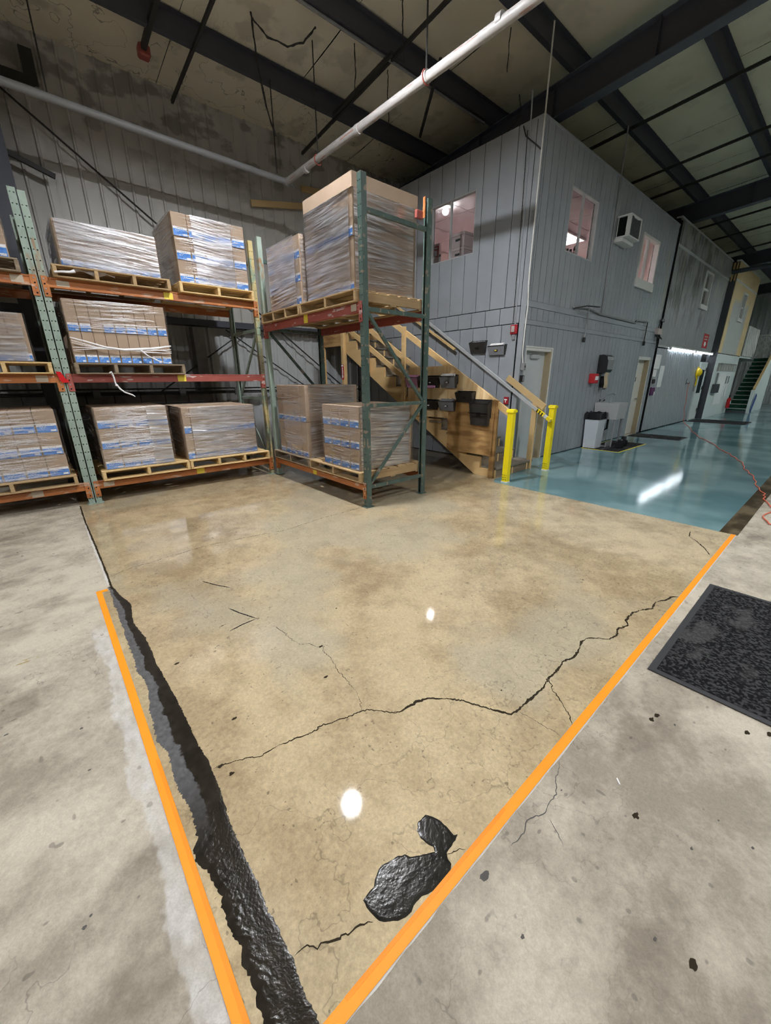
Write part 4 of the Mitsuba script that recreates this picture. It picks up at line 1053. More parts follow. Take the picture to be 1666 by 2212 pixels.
add('tail', tube([(0.47, 6.19, 2.705), (0.53, 6.185, 2.715), (0.62, 6.19, 2.725), (0.66, 6.19, 2.74)], [0.011, 0.012, 0.014, 0.02], 8), 'm_rope', ft, smooth=60)
bl = meshkit.noise(np.zeros((1, 3)))
P_ = np.array([[[0.66 + 0.40 * u, 6.272 - 0.035 * math.sin(math.pi * v) * (1 - u) ** 0.6, 2.74 + 0.06 * v * (1 - 0.55 * u) + 0.02 * math.sin(9 * u + 3 * v)] for v in np.linspace(0, 1, 9)] for u in np.linspace(0, 1, 17)])
add('bunch', grid(P_), 'm_film_milky', ft, smooth=True)
sf = thing('red_clip', 'bright red strap clipped to the post between the two left racks', 'strap')
add('strap', extr(Polygon([(0.255, 1.66), (0.30, 1.655), (0.315, 1.62), (0.335, 1.575), (0.36, 1.555), (0.355, 1.535), (0.30, 1.53), (0.275, 1.56), (0.265, 1.61)]), 0.012, fr((0, 6.274, 0), (1, 0, 0), (0, 0, 1), (0, -1, 0))), 'm_extred', sf)

# ------------------------------------------------------------------ wooden staircase
st = thing('wooden_staircase', 'pine staircase with plywood panels climbing along the end wall of the office block', 'staircase')
XS0, XS1 = 5.42, 6.44
RUN, RISE, NST = 0.305, 0.183, 13
YS = 3.56
tread_y = lambda i: YS + i * RUN
for i in range(NST):
    y, z = tread_y(i), 0.165 + i * RISE
    x1 = 6.56 if i == 0 else XS1
    y1 = YB - 0.06 if i == 0 else y + RUN + 0.02
    add('tread', bx(XS0 + 0.045, x1, y - 0.02, min(y + RUN + 0.02, y1 if i == 0 else 99), z - 0.035, z, 0.004), 'm_tread', st)
    add('riser', bx(XS0 + 0.05, x1 - 0.02, y + 0.005, y + 0.022, z - RISE + 0.003 if i else 0.004, z - 0.036), 'm_pallet_old', st)
for xa in (XS0 + 0.005, (XS0 + XS1) / 2, XS1 - 0.045):
    pts = [(YS, 0.003), (YS, 0.165 - 0.037)]
    for i in range(NST):
        y, z = tread_y(i), 0.165 + i * RISE - 0.037
        pts += [(y, z), (y + RUN, z)]
    pts += [(tread_y(NST), 0.165 + NST * RISE - 0.037), (7.62, 2.40), (7.62, 2.10), (3.97, 0.003)]
    add('stringer', extr(Polygon(pts).buffer(0), 0.038, fr((xa, 0, 0), (0, 1, 0), (0, 0, 1), (1, 0, 0))), 'm_pine', st)
rail = lambda dz, y0, y1, x, w=0.04, h=0.09, mat='m_pine', nm='rail', sl=0.564: add(nm, bar((x, y0, 1.137 + dz + sl * (y0 - 3.45) - h / 2), (x, y1, 1.137 + dz + sl * (y1 - 3.45) - h / 2), w, h), mat, st)
rail(0.0, 3.36, 7.55, XS0 - 0.02, nm='handrail')
rail(-0.455, 5.0, 7.5, XS0 - 0.01, nm='middle_rail')
rail(-0.80, 4.4, 7.5, XS0 - 0.01, nm='lower_rail')
rail(-0.10, 5.35, 7.5, XS1 - 0.02, w=0.035, h=0.04, nm='wall_rail')
for y, z0, z1 in ((5.68, 1.12, 2.45), (6.76, 1.66, 3.02)):
    add('baluster_post', bx(XS0 - 0.08, XS0 - 0.04, y - 0.045, y + 0.045, z0, z1, 0.003), 'm_pine', st)
for y in (7.66, 8.5):
    add('landing_post', bx(XS0 - 0.06, XS0 + 0.03, y - 0.045, y + 0.045, 0, 3.3 if y < 8 else 2.5, 0.003), 'm_pine', st)
add('landing_joist', bx(XS0 - 0.02, XS0 + 0.02, 7.705, 8.62, 2.25, 2.50, 0.003), 'm_ply_dark', st)
add('landing_deck', bx(XS0 - 0.02, XS1, 7.62, 8.62, 2.505, 2.53), 'm_tread', st)
add('landing_joist', bx(XS0 + 0.02, XS1, 7.62, 7.66, 2.25, 2.50), 'm_ply_dark', st)
Mp = fr((XS0 - 0.062, 0, 0), (0, 1, 0), (0, 0, 1), (1, 0, 0))
add('plywood_panel', extr(Polygon([(4.54, 0.90), (5.58, 0.90), (5.52, 1.75), (4.50, 1.76), (3.66, 1.262), (3.63, 1.236), (4.54, 1.236)]), 0.016, Mp), 'm_ply', st)
add('plywood_panel', extr(Polygon([(3.615, 0.365), (4.53, 0.365), (4.53, 1.225), (3.615, 1.225)]), 0.016, fr((XS0 - 0.079, 0, 0), (0, 1, 0), (0, 0, 1), (1, 0, 0))), 'm_ply_dark', st, label='darker stained plywood')
add('newel_stud', bx(XS0 - 0.045, XS0 + 0.003, 3.57, 3.66, 0.003, 1.23, 0.003), 'm_ply_dark', st)
for y, z in ((4.30, 0.62), (4.72, 0.80)):
    add('blocking', bx(XS0 - 0.045, XS0 + 0.0, y, y + 0.28, z, z + 0.035), 'm_pallet_old', st)
add('side_rail', bar((6.49, 3.40, 1.08), (6.49, 4.16, 1.56), 0.04, 0.10), 'm_hand', st, label='short sloping plank beside the right yellow post')
add('side_post', bx(6.47, 6.51, 3.53, 3.62, 0.165 * 0 + 0.003, 1.18, 0.003), 'm_hand', st)
asg = thing('arrow_sign', 'small red sign with a white arrow on the wooden landing post behind the rack', 'sign')
add('plate', bx(XS0 - 0.068, XS0 - 0.061, 7.615, 7.705, 1.545, 1.86), 'm_red', asg)
add('arrow', extr(Polygon([(7.645, 1.80), (7.675, 1.80), (7.675, 1.62), (7.695, 1.62), (7.66, 1.56), (7.625, 1.62), (7.645, 1.62)]), 0.002, fr((XS0 - 0.0705, 0, 0), (0, 1, 0), (0, 0, 1), (1, 0, 0))), 'm_paper', asg)
add('header', bx(XS0 - 0.0705, XS0 - 0.068, 7.625, 7.695, 1.815, 1.85), 'm_paper', asg)
gb = thing('grey_handrail', 'long grey metal handrail sloping along the board wall above the stairs', 'handrail')
add('tube', bar((6.47, 3.36, 0.94), (6.47, 6.15, 2.66), 0.05, 0.045), 'm_trimgrey', gb)
for a, b in ((0.0, 0.17), (0.30, 0.62)):
    p = lambda t: (6.47, 3.25 + (3.36 - 3.25) * 0 + t * 0.42, 0.875 + t * 0.42 * 0.617)
    add('caution_band', bar(p(a), p(b), 0.054, 0.054), 'm_caution', gb, label='yellow and black caution band')
add('tube_end', bar((6.47, 3.25, 0.875), (6.47, 3.40, 0.965), 0.048, 0.046), 'm_trimwhite', gb)
for k in range(3):
    y = 3.40 + 0.045 * k
    add('caution_stripe', bar((6.47, y, 0.965 + (y - 3.40) * 0.617), (6.47, y + 0.018, 0.965 + (y + 0.018 - 3.40) * 0.617), 0.056, 0.056), 'm_black', gb)


def bollard(x, y, h, label):
    b = thing('yellow_post', label, 'post')
    add('post', bx(x - 0.045, x + 0.045, y - 0.045, y + 0.045, 0.014, h, 0.004), 'm_yellow', b)
    add('cap', extr(Polygon([(-0.06, 0.0), (0.06, 0.0), (0.05, 0.035), (0.0, 0.05), (-0.05, 0.035)]), 0.12, fr((x, y - 0.06, h), (1, 0, 0), (0, 0, 1), (0, 1, 0))), 'm_yellow', b)
    add('foot', bx(x - 0.05, x + 0.05, y - 0.05, y + 0.05, 0.0025, 0.014), 'm_paper', b)
    for k in range(9):
        add('drip_mark', bx(x - 0.0462, x - 0.045, y - 0.035 + 0.03 * (k % 3), y - 0.024 + 0.03 * (k % 3), 0.04 + 0.035 * (k // 3), 0.055 + 0.035 * (k // 3)), 'm_dark', b)


bollard(5.345, 3.30, 1.07, 'scuffed yellow post at the foot of the stairs, left one')
bollard(6.615, 3.31, 1.07, 'scuffed yellow post at the foot of the stairs, right one')


# ------------------------------------------------------------------ wire file pockets
def wire_pocket(label, M, u0, u1, z0, z1, tagmat=None, flap=None, inner=None, tall=False, dep=0.10, fill=None):
    """M maps (u, out, z). A basket flaring outwards to its rim."""
    t = thing('wire_pocket', label, 'wall file pocket', 'wire file pockets by the stairs')
    W, H = u1 - u0, z1 - z0
    pt = lambda a, o, z: (u0 + a * W, o, z0 + z * H)
    def panel(p, q, r, s, mat='m_mesh', nm='mesh_side'):
        a = [np.array(x, float) for x in (p, q, r, s)]
        Pm = np.array([[a[0], a[3]], [a[1], a[2]]])
        g = grid(Pm)
        n = np.cross(a[1] - a[0], a[3] - a[0]); n = n / np.linalg.norm(n) * 0.003
        g2 = g.copy(); g2.vertices = g2.vertices + n; g2.invert()
        add(nm, mapped(cat_([g, g2]), M), mat, t)
    o0, o1 = dep * 0.55, dep
    panel(pt(0.06, o0, 0), pt(0.94, o0, 0), pt(1, o1, 0.86), pt(0, o1, 0.86), fill or 'm_mesh', 'mesh_front')
    panel(pt(0.06, 0.004, 0), pt(0.06, o0, 0), pt(0, o1, 0.86), pt(0, 0.004, 1.0))
    panel(pt(0.94, 0.004, 0), pt(0.94, o0, 0), pt(1, o1, 0.86), pt(1, 0.004, 1.0))
    panel(pt(0.06, 0.004, 0), pt(0.94, 0.004, 0), pt(0.94, o0, 0), pt(0.06, o0, 0))
    panel(pt(0.0, 0.003, 0.3), pt(1.0, 0.003, 0.3), pt(1, 0.003, 1.0), pt(0, 0.003, 1.0), 'm_mesh', 'mesh_back')
    rim = [pt(0, 0.006, 1.0), pt(0, o1, 0.86), pt(1, o1, 0.86), pt(1, 0.006, 1.0), pt(0, 0.006, 1.0)]
    add('rim_wire', mapped(tube(rim, 0.005, 6), M), 'm_black', t)
    add('tag_holder', mapped(bx(u0 + 0.40 * W, u0 + 0.60 * W, o0 + 0.42 * (o1 - o0) + 0.002, o0 + 0.60 * (o1 - o0) + 0.008, z0 + 0.36 * H, z0 + 0.52 * H), M), 'm_black', t)
    if tagmat:
        add('name_tag', mapped(bx(u0 + 0.43 * W, u0 + 0.57 * W, o0 + 0.60 * (o1 - o0) + 0.0085, o0 + 0.60 * (o1 - o0) + 0.0105, z0 + 0.39 * H, z0 + 0.49 * H), M), tagmat, t)
    if tall:
        panel(pt(0.02, o1 * 0.9, 0.45), pt(0.98, o1 * 0.9, 0.45), pt(1.0, o1 * 1.25, 0.50), pt(0.0, o1 * 1.25, 0.50), 'm_black', 'divider')
    return t


def folder(label, M, u0, u1, z0, z1, dep, mat):
    t = thing('paper_folder', label, 'folder', 'folders in the wire pockets')
    add('cover', mapped(bx(u0, u1, dep - 0.02, dep, z0, z1, 0.003), M), mat, t)
    add('flap', mapped(bar(((u0 + u1) / 2, dep - 0.01, z1), ((u0 + u1) / 2, dep + 0.045, z1 - 0.035), u1 - u0, 0.004, up=(0, 0.5, 1)), M), mat, t)


MS = fr((XS0 - 0.063, 0, 0), (0, 1, 0), (-1, 0, 0), (0, 0, 1))
MS2 = fr((XS0 - 0.080, 0, 0), (0, 1, 0), (-1, 0, 0), (0, 0, 1))
PK = [('wire pocket with a lilac folder, upper left on the plywood panel', 5.22, 5.54, 1.40, 1.60, 'm_paper'), ('wire pocket with a pink flap hanging out, upper middle on the plywood panel', 4.74, 5.09, 1.40, 1.60, 'm_paper'),
      ('wire pocket with a grey folder and white papers, upper right on the plywood panel', 4.36, 4.70, 1.40, 1.61, 'm_paper'), ('empty black wire pocket, lower left on the plywood panel', 4.76, 5.11, 1.03, 1.20, 'm_paper'),
      ('wire pocket with a grey folder, lower middle on the plywood panel', 4.36, 4.71, 1.03, 1.21, 'm_paper'), ('empty black wire pocket under the sloping handrail', 3.99, 4.34, 1.18, 1.355, None)]
for i, (l, a, b, za, zb, tm) in enumerate(PK):
    wire_pocket(l, MS, a, b, za, zb, tm, fill='m_pink' if i == 0 else ('m_greyfolder' if i in (2, 4) else None))
wire_pocket('tall black wire pocket hanging on the dark plywood', MS2, 3.66, 4.02, 0.84, 1.235, None, tall=True)
folder('lilac folder in the upper left pocket on the plywood panel', MS, 5.25, 5.51, 1.42, 1.615, 0.045, 'm_pink')
folder('pink folder hanging from the upper middle pocket', MS, 4.78, 5.05, 1.395, 1.44, 0.112, 'm_pink')
folder('grey folder with white papers in the upper right pocket', MS, 4.40, 4.67, 1.42, 1.63, 0.05, 'm_paper')
folder('grey folder in the lower middle pocket on the plywood panel', MS, 4.40, 4.67, 1.05, 1.225, 0.05, 'm_greyfolder')
MLW = fr((XB - 0.014, 0, 0), (0, 1, 0), (-1, 0, 0), (0, 0, 1))
wire_pocket('black wire pocket on the grey end wall, left one under the belt board', MLW, 4.67, 5.02, 2.0, 2.21, None)
wire_pocket('wire pocket holding white papers on the grey end wall, right one', MLW, 4.25, 4.60, 1.95, 2.12, 'm_yellowtag', fill='m_greyfolder')
folder('white papers in the right pocket on the grey end wall', MLW, 4.29, 4.56, 1.97, 2.145, 0.05, 'm_paper')

# ------------------------------------------------------------------ fixtures on the office walls
fa = thing('fire_alarm', 'red fire alarm strobe under the belt board near the building corner', 'fire alarm')
add('body', bx(XB - 0.065, XB - 0.015, 4.07, 4.19, 2.27, 2.42, 0.008), 'm_redcase', fa)
add('lens', bx(XB - 0.09, XB - 0.065, 4.10, 4.16, 2.30, 2.40, 0.006), 'm_lens', fa)
add('horn', bx(XB - 0.05, XB - 0.015, 4.10, 4.16, 2.18, 2.268, 0.005), 'm_greypipe', fa)
fp = thing('alarm_pull', 'small red fire alarm pull station low on the corner board', 'fire alarm')
add('body', bx(XB - 0.06, XB - 0.022, 4.11, 4.20, 1.10, 1.23, 0.006), 'm_redcase', fp)
add('handle', cat_([bx(XB - 0.066, XB - 0.06, 4.125, 4.185, 1.175, 1.195), bx(XB - 0.066, XB - 0.06, 4.148, 4.162, 1.13, 1.176)]), 'm_paper', fp, label='white T-shaped handle')
lsw = thing('light_switch', 'grey switch box on the corner board beside the pale steel door', 'switch')
add('box', bx(XB + 0.0, XB + 0.06, YB - 0.09, YB - 0.022, 1.68, 1.80, 0.006), 'm_greypipe', lsw); add('toggle', bx(XB + 0.022, XB + 0.038, YB - 0.10, YB - 0.09, 1.73, 1.76), 'm_black', lsw)
lsw = thing('outlet_box', 'dark outlet box just below the grey switch box', 'outlet')
add('box', bx(XB + 0.0, XB + 0.055, YB - 0.085, YB - 0.022, 1.49, 1.60, 0.006), 'm_black', lsw); add('plate', bx(XB + 0.005, XB + 0.05, YB - 0.09, YB - 0.085, 1.50, 1.59), 'm_greypipe', lsw)
cd = thing('conduit', 'thin grey conduit down the end wall to the fire alarm strobe', 'conduit')
add('pipe', tube([(XB - 0.03, 4.19, 5.55), (XB - 0.03, 4.16, 4.8), (XB - 0.03, 4.15, 4.0), (XB - 0.03, 4.13, 2.9), (XB - 0.03, 4.12, 2.42)], 0.011, 8), 'm_paint', cd, smooth=60)
add('pipe', tube([(XB - 0.025, 4.22, 5.1), (XB - 0.025, 4.19, 4.0), (XB - 0.025, 4.17, 2.44)], 0.006, 6), 'm_rod', cd, smooth=60)
cd = thing('conduit', 'white conduit running down the building corner to the switch boxes', 'conduit')
add('pipe', tube([(XB - 0.04, 3.94, 6.18), (XB - 0.035, 3.945, 5.2), (XB - 0.035, 3.945, 3.2), (XB - 0.02, 3.945, 2.96), (XB + 0.01, 3.94, 2.70), (XB - 0.01, 3.94, 2.3), (XB - 0.01, 3.94, 1.95), (XB + 0.02, 3.93, 1.80)], 0.012, 8), 'm_trimwhite', cd, smooth=60)
cd = thing('conduit', 'thin grey conduit rising from the board seam left of the air conditioner', 'conduit')
add('pipe', tube([(9.32, 3.93, 5.92), (9.36, 3.94, 5.75), (9.38, 3.945, 5.2), (9.42, 3.945, 4.2), (9.46, 3.945, 2.82)], 0.014, 8), 'm_greypipe', cd, smooth=60)
hc = thing('wire_scrap', 'loose dark cable looping near the top of the building corner', 'cable')
add('cable', tube([(XB - 0.02, 4.30, 5.18), (XB - 0.06, 4.22, 5.02), (XB - 0.07, 4.12, 4.93), (XB - 0.05, 4.04, 4.86), (XB - 0.03, 3.96, 4.78)], 0.009, 6), 'm_rod', hc, smooth=60)
gp = thing('gas_pipe', 'thin pipe along the belt board with drops beside the air conditioner wall', 'pipe')
add('run', tube([(8.15, 3.93, 2.83), (8.78, 3.93, 2.87), (9.4, 3.93, 2.81), (11.42, 3.93, 2.80), (11.5, 3.93, 2.86), (12.22, 3.93, 2.885)], 0.018, 8), 'm_greypipe', gp, smooth=60)
add('bracket_arm', cat_([tube([(8.18, 3.95, 2.81), (8.30, 3.75, 2.84), (8.76, 3.70, 2.86)], 0.012, 6), tube([(8.18, 3.95, 2.84), (8.76, 3.93, 2.87)], 0.012, 6)]), 'm_rod', gp, smooth=60)
add('drop', tube([(8.785, 3.92, 2.87), (8.785, 3.92, 2.42), (8.74, 3.92, 2.30)], 0.011, 8), 'm_greypipe', gp, smooth=60)
add('drop', tube([(12.215, 3.92, 2.885), (12.205, 3.92, 2.42)], 0.012, 8), 'm_rod', gp, smooth=60)
add('valve', cat_([bx(8.72, 8.77, 3.89, 3.94, 2.24, 2.33, 0.008), bx(12.18, 12.23, 3.89, 3.94, 2.33, 2.43, 0.008)]), 'm_black', gp)
ac = thing('air_conditioner', 'white window air conditioner sticking out of the board wall', 'air conditioner')
ax0, ax1, ay, az0, az1 = 9.56, 10.13, 3.70, 4.20, 4.585
add('shell', cat_([bx(ax0, ax1, ay, YB, az1 - 0.03, az1, 0.004), bx(ax0, ax1, ay, YB, az0, az0 + 0.03, 0.004), bx(ax1 - 0.02, ax1, ay, YB, az0 + 0.03, az1 - 0.03),
                   bx(ax0, ax0 + 0.02, ay, ay + 0.075, az0 + 0.03, az1 - 0.03), bx(ax0, ax0 + 0.02, YB - 0.05, YB - 0.035, az0 + 0.03, az1 - 0.03), bx(ax0, ax0 + 0.035, ay, ay + 0.02, az0, az1), bx(ax1 - 0.03, ax1, ay, ay + 0.02, az0, az1),
                   bx(ax0 + 0.16, ax0 + 0.40, ay - 0.004, ay + 0.01, az1 - 0.055, az1 - 0.03)]), 'm_acwhite', ac)
add('coil', bx(ax0 + 0.035, ax1 - 0.03, ay + 0.015, ay + 0.03, az0 + 0.03, az1 - 0.03), 'm_screen', ac, label='dark condenser grille')
add('interior', bx(ax0 + 0.04, ax1 - 0.03, ay + 0.05, YB - 0.02, az0 + 0.03, az1 - 0.03), 'm_dark', ac)
for k in range(10):
    add('fin', bx(ax0 + 0.04 + k * 0.05, ax0 + 0.045 + k * 0.05, ay + 0.008, ay + 0.02, az0 + 0.03, az1 - 0.03), 'm_greypipe', ac)
add('shelf', bx(ax0 - 0.02, ax1 + 0.0, ay + 0.10, YB, az0 - 0.07, az0 - 0.004, 0.003), 'm_acwhite', ac)
el = thing('emergency_light', 'beige twin-head emergency light where the corrugated wall begins', 'emergency light')
add('body', bx(13.0, 13.32, YB - 0.11, YB - 0.015, 2.64, 2.79, 0.01), 'm_lens', el)
for x in (13.05, 13.27):
    add('head', lathe([(0, 0), (0.045, 0.0), (0.06, 0.06), (0.055, 0.07), (0, 0.055)], 16).apply_transform(fr((x, YB - 0.06, 2.60), (1, 0, 0), (0, 0.5, 0.86), (0, -0.86, -0.5))), 'm_black', el, smooth=40)
add('wire', tube([(13.12, YB - 0.05, 2.79), (13.2, YB - 0.05, 2.98), (13.25, YB - 0.05, 3.02)], 0.012, 6), 'm_rod', el)
add('upper_box', bx(13.16, 13.36, YB - 0.10, YB - 0.06, 2.96, 3.04, 0.008), 'm_black', el)
add('cable', tube([(13.15, YB - 0.06, 2.64), (13.2, YB - 0.06, 2.45), (13.3, YB - 0.06, 2.32)], 0.014, 6), 'm_rod', el)
rs = thing('arrow_sign', 'red sign with a white down arrow above the tube lights', 'sign')
add('plate', bx(18.05, 18.75, YB - 0.022, YB - 0.016, 2.52, 2.98), 'm_red', rs)
add('arrow', extr(Polygon([(18.30, 2.72), (18.50, 2.72), (18.50, 2.65), (18.56, 2.65), (18.40, 2.56), (18.24, 2.65), (18.30, 2.65)]), 0.002, fr((0, YB - 0.0225, 0), (1, 0, 0), (0, 0, 1), (0, -1, 0))), 'm_paper', rs)
add('lettering', cat_([bx(18.2, 18.62, YB - 0.0245, YB - 0.0225, 2.87, 2.90), bx(18.2, 18.6, YB - 0.0245, YB - 0.0225, 2.79, 2.82)]), 'm_lens', rs)

# wash corner
sk = thing('utility_sink', 'grey utility sink on thin legs against the board wall', 'sink')
sx0, sx1, sy0, sy1 = 9.88, 10.42, 3.42, 3.95
outer = [(sx0, sy0), (sx1, sy0), (sx1, sy1), (sx0, sy1)]
inn = [(sx0 + 0.035, sy0 + 0.035), (sx1 - 0.035, sy0 + 0.035), (sx1 - 0.035, sy1 - 0.1), (sx0 + 0.035, sy1 - 0.1)]
add('tub', cat_([extr(Polygon(outer, [inn]), 0.04, fr((0, 0, 0.96), (1, 0, 0), (0, 1, 0), (0, 0, 1)))] +
               [trimesh.convex.convex_hull(np.array([(a[0], a[1], 0.965), (b[0], b[1], 0.965), (a[0] * 0.93 + 0.07 * 10.15, a[1] * 0.9 + 0.1 * 3.68, 0.64), (b[0] * 0.93 + 0.07 * 10.15, b[1] * 0.9 + 0.1 * 3.68, 0.64),
                                                     (a[0] * 0.95 + 0.05 * 10.15, a[1] * 0.95 + 0.05 * 3.68, 0.965), (b[0] * 0.95 + 0.05 * 10.15, b[1] * 0.95 + 0.05 * 3.68, 0.965),
                                                     (a[0] * 0.88 + 0.12 * 10.15, a[1] * 0.85 + 0.15 * 3.68, 0.66), (b[0] * 0.88 + 0.12 * 10.15, b[1] * 0.85 + 0.15 * 3.68, 0.66)])) for a, b in zip(outer, outer[1:] + outer[:1])] +
               [bx(9.92, 10.38, 3.47, 3.89, 0.64, 0.67)]), 'm_sink', sk)
for (x, y) in ((9.95, 3.48), (10.36, 3.48), (9.95, 3.90), (10.36, 3.90)):
    add('leg', tube([(x, y, 0.65), (x, y, 0.02)], [0.03, 0.016], 10), 'm_greypipe', sk, smooth=40)
add('drain', tube([(10.15, 3.7, 0.64), (10.15, 3.7, 0.40), (10.15, 3.8, 0.36), (10.15, 3.96, 0.38)], 0.022, 8), 'm_black', sk, smooth=60)
add('faucet', cat_([tube([(10.05, 3.90, 1.0), (10.05, 3.90, 1.06), (10.1, 3.80, 1.16), (10.16, 3.68, 1.20), (10.17, 3.66, 1.17)], 0.011, 8), bx(9.98, 10.22, 3.88, 3.93, 1.0, 1.025, 0.004)]), 'm_chrome', sk, smooth=50)
add('tap_handle', cat_([tube([(9.99, 3.9, 1.02), (9.97, 3.88, 1.07)], 0.012, 6), tube([(10.21, 3.9, 1.02), (10.23, 3.88, 1.06)], 0.014, 6)]), 'm_black', sk)
tc = thing('trash_can', 'tall pale grey trash can with a black liner beside the utility sink', 'trash can')
tx0, tx1, ty0, ty1 = 9.42, 9.82, 3.62, 3.92
add('body', trimesh.convex.convex_hull(np.array([(tx0 + .03, ty0 + .02, .016), (tx1 - .03, ty0 + .02, .016), (tx1 - .03, ty1 - .02, .016), (tx0 + .03, ty1 - .02, .016), (tx0, ty0, .66), (tx1, ty0, .66), (tx1, ty1, .66), (tx0, ty1, .66)])), 'm_bin', tc)
add('rim', cat_([bx(tx0 - .015, tx1 + .015, ty0 - .015, ty0 + .01, .655, .80, .006), bx(tx0 - .015, tx1 + .015, ty1 - .01, ty1 + .015, .655, .80, .006), bx(tx0 - .015, tx0 + .01, ty0, ty1, .655, .80, .006), bx(tx1 - .01, tx1 + .015, ty0, ty1, .655, .80, .006)]), 'm_black', tc)
P_ = np.array([[[0.5 * (tx0 + tx1) + r_ * math.cos(a) * 0.24, 0.5 * (ty0 + ty1) + r_ * math.sin(a) * 0.19, 0.80 + 0.02 * math.sin(7 * a) - 0.10 * (1 - r_)] for r_ in (0.1, 0.6, 0.9, 1.0, 1.06)] for a in np.linspace(0, 2 * np.pi, 29)])
P_[:, 4, 2] -= 0.12
add('liner', grid(P_), 'm_blackmatte', tc, smooth=False)
for i, (x, y) in enumerate(((10.0, 3.30), (10.33, 3.34))):
    b = thing('floor_block', ('dark block on the mat in front of the utility sink, left one', 'dark block on the mat in front of the utility sink, right one')[i], 'block')
    add('body', bx(x - 0.09, x + 0.09, y - 0.06, y + 0.07, 0.0125, 0.15, 0.012), 'm_blackmatte', b)
    add('top_piece', bx(x - 0.05, x + 0.07, y - 0.03, y + 0.05, 0.15, 0.20 + 0.04 * i, 0.01), 'm_black', b)
b = thing('grey_tray', 'grey upturned tray on the mat between the trash can and the dark blocks', 'tray')
add('pan', cat_([bx(9.86, 10.08, 3.55, 3.57, 0.012, 0.12), bx(9.86, 10.08, 3.57, 3.75, 0.012, 0.02)]), 'm_greypipe', b)
pd = thing('towel_dispenser', 'black paper towel dispenser with a smoky front above the sink', 'dispenser')
add('back', bx(9.72, 10.08, 3.90, 3.963, 1.64, 2.03, 0.01), 'm_black', pd)
pf = np.array([[3.91, 1.65], [3.80, 1.66], [3.765, 1.72], [3.76, 1.90], [3.78, 1.99], [3.84, 2.03], [3.91, 2.035]])
add('cover', extr(Polygon(pf), 0.35, fr((9.725, 0, 0), (0, 1, 0), (0, 0, 1), (1, 0, 0))), 'm_black', pd)
add('front', cat_([bx(9.75, 10.05, 3.752, 3.76, 1.72, 1.93, 0.002)]), 'm_greypipe', pd, label='grey translucent front')
b = thing('paper_towel', 'brown paper towel hanging out of the black dispenser', 'paper towel')
add('sheet', grid(np.array([[[9.80 + 0.20 * u, 3.80 + 0.012 * math.sin(6 * v), 1.66 - 0.33 * v] for v in np.linspace(0, 1, 9)] for u in np.linspace(0, 1, 5)])), 'm_towel', b, smooth=True)
b = thing('soap_dispenser', 'black soap dispenser on the wall behind the hanging paper towel', 'dispenser')
add('body', bx(9.98, 10.12, 3.86, 3.963, 1.33, 1.58, 0.015), 'm_black', b); add('spout', bx(10.02, 10.08, 3.83, 3.90, 1.285, 1.33, 0.006), 'm_greypipe', b)
b = thing('first_aid_box', 'red first aid box with a white front on the wall left of the black dispenser', 'box')
add('case', bx(9.36, 9.56, 3.83, 3.963, 1.43, 1.635, 0.012), 'm_red', b)
add('front_label', cat_([bx(9.385, 9.535, 3.826, 3.83, 1.50, 1.58)]), 'm_paper', b)


def mat(label, x0, x1, y0, y1, mm='m_mat', edge='m_rubber', th=0.009, e=0.035, group=None, ang=0):
    t = thing('floor_mat', label, 'mat', group)
    z0 = 0.0024
    add('pile', bx(x0 + e, x1 - e, y0 + e, y1 - e, z0, z0 + th, 0.002), mm, t)
    add('border', extr(Polygon([(x0, y0), (x1, y0), (x1, y1), (x0, y1)], [[(x0 + e, y0 + e), (x1 - e, y0 + e), (x1 - e, y1 - e), (x0 + e, y1 - e)]]), th * 0.55, fr((0, 0, z0), (1, 0, 0), (0, 1, 0), (0, 0, 1))), edge, t)
    return t


mat('large dark carpet mat on the grey concrete at the right edge of the photo', 2.285, 3.735, -1.6, 0.398)
mt = mat('black anti-fatigue mat with a yellow edge under the utility sink', 9.38, 11.1, 3.08, 3.90, edge='m_yellowtag', e=0.03)
add('seam', bx(9.42, 11.06, 3.47, 3.478, 0.0114, 0.013), 'm_greypipe', mt)
mat('long dark runner mat in front of the cream door', 12.3, 13.15, 2.70, 3.93)
mat('far brownish runner mat in front of the half-glazed door', 17.95, 19.35, 2.22, 3.88)

# papers and small things on the corrugated wall
for i, (xa, xb_, za, zb, l) in enumerate(((13.42, 13.95, 1.78, 2.16, 'wrinkled white notice under the emergency light'), (13.5, 13.80, 1.57, 1.76, 'small white sheet below the wrinkled notice'), (14.05, 14.44, 1.27, 1.87, 'large white poster sheet on the corrugated wall'))):
    add('notice_sheet', bx(xa, xb_, YB - 0.032, YB - 0.026, za, zb), 'm_paper', label=l, cat='paper')
add('dark_holder', bx(13.55, 13.75, YB - 0.06, YB - 0.025, 1.38, 1.50, 0.01), 'm_rod', label='dark holder below the small white sheet', cat='holder')
pu = thing('purple_bag', 'purple pouch hanging at the start of the corrugated wall', 'pouch')
add('pouch', bx(13.52, 13.82, YB - 0.08, YB - 0.025, 1.05, 1.28, 0.02), 'm_purple', pu); add('tag', bx(13.74, 13.80, YB - 0.085, YB - 0.08, 1.06, 1.15), 'm_paper', pu)
hk = thing('wall_hook', 'black hook on the corrugated wall holding the orange cord', 'hook')
add('plate', bx(17.10, 17.15, YB - 0.035, YB - 0.02, 1.30, 1.50, 0.004), 'm_black', hk)
add('arm', tube([(17.12, YB - 0.03, 1.36), (17.10, YB - 0.12, 1.33), (17.06, YB - 0.14, 1.37)], 0.012, 6), 'm_black', hk)
hh = thing('hard_hat', 'yellow hard hat hanging beside the half-glazed door', 'hard hat')
dome = trimesh.creation.icosphere(3, 0.15); dome = dome.slice_plane((0, 0, 0), (0, 0, 1))
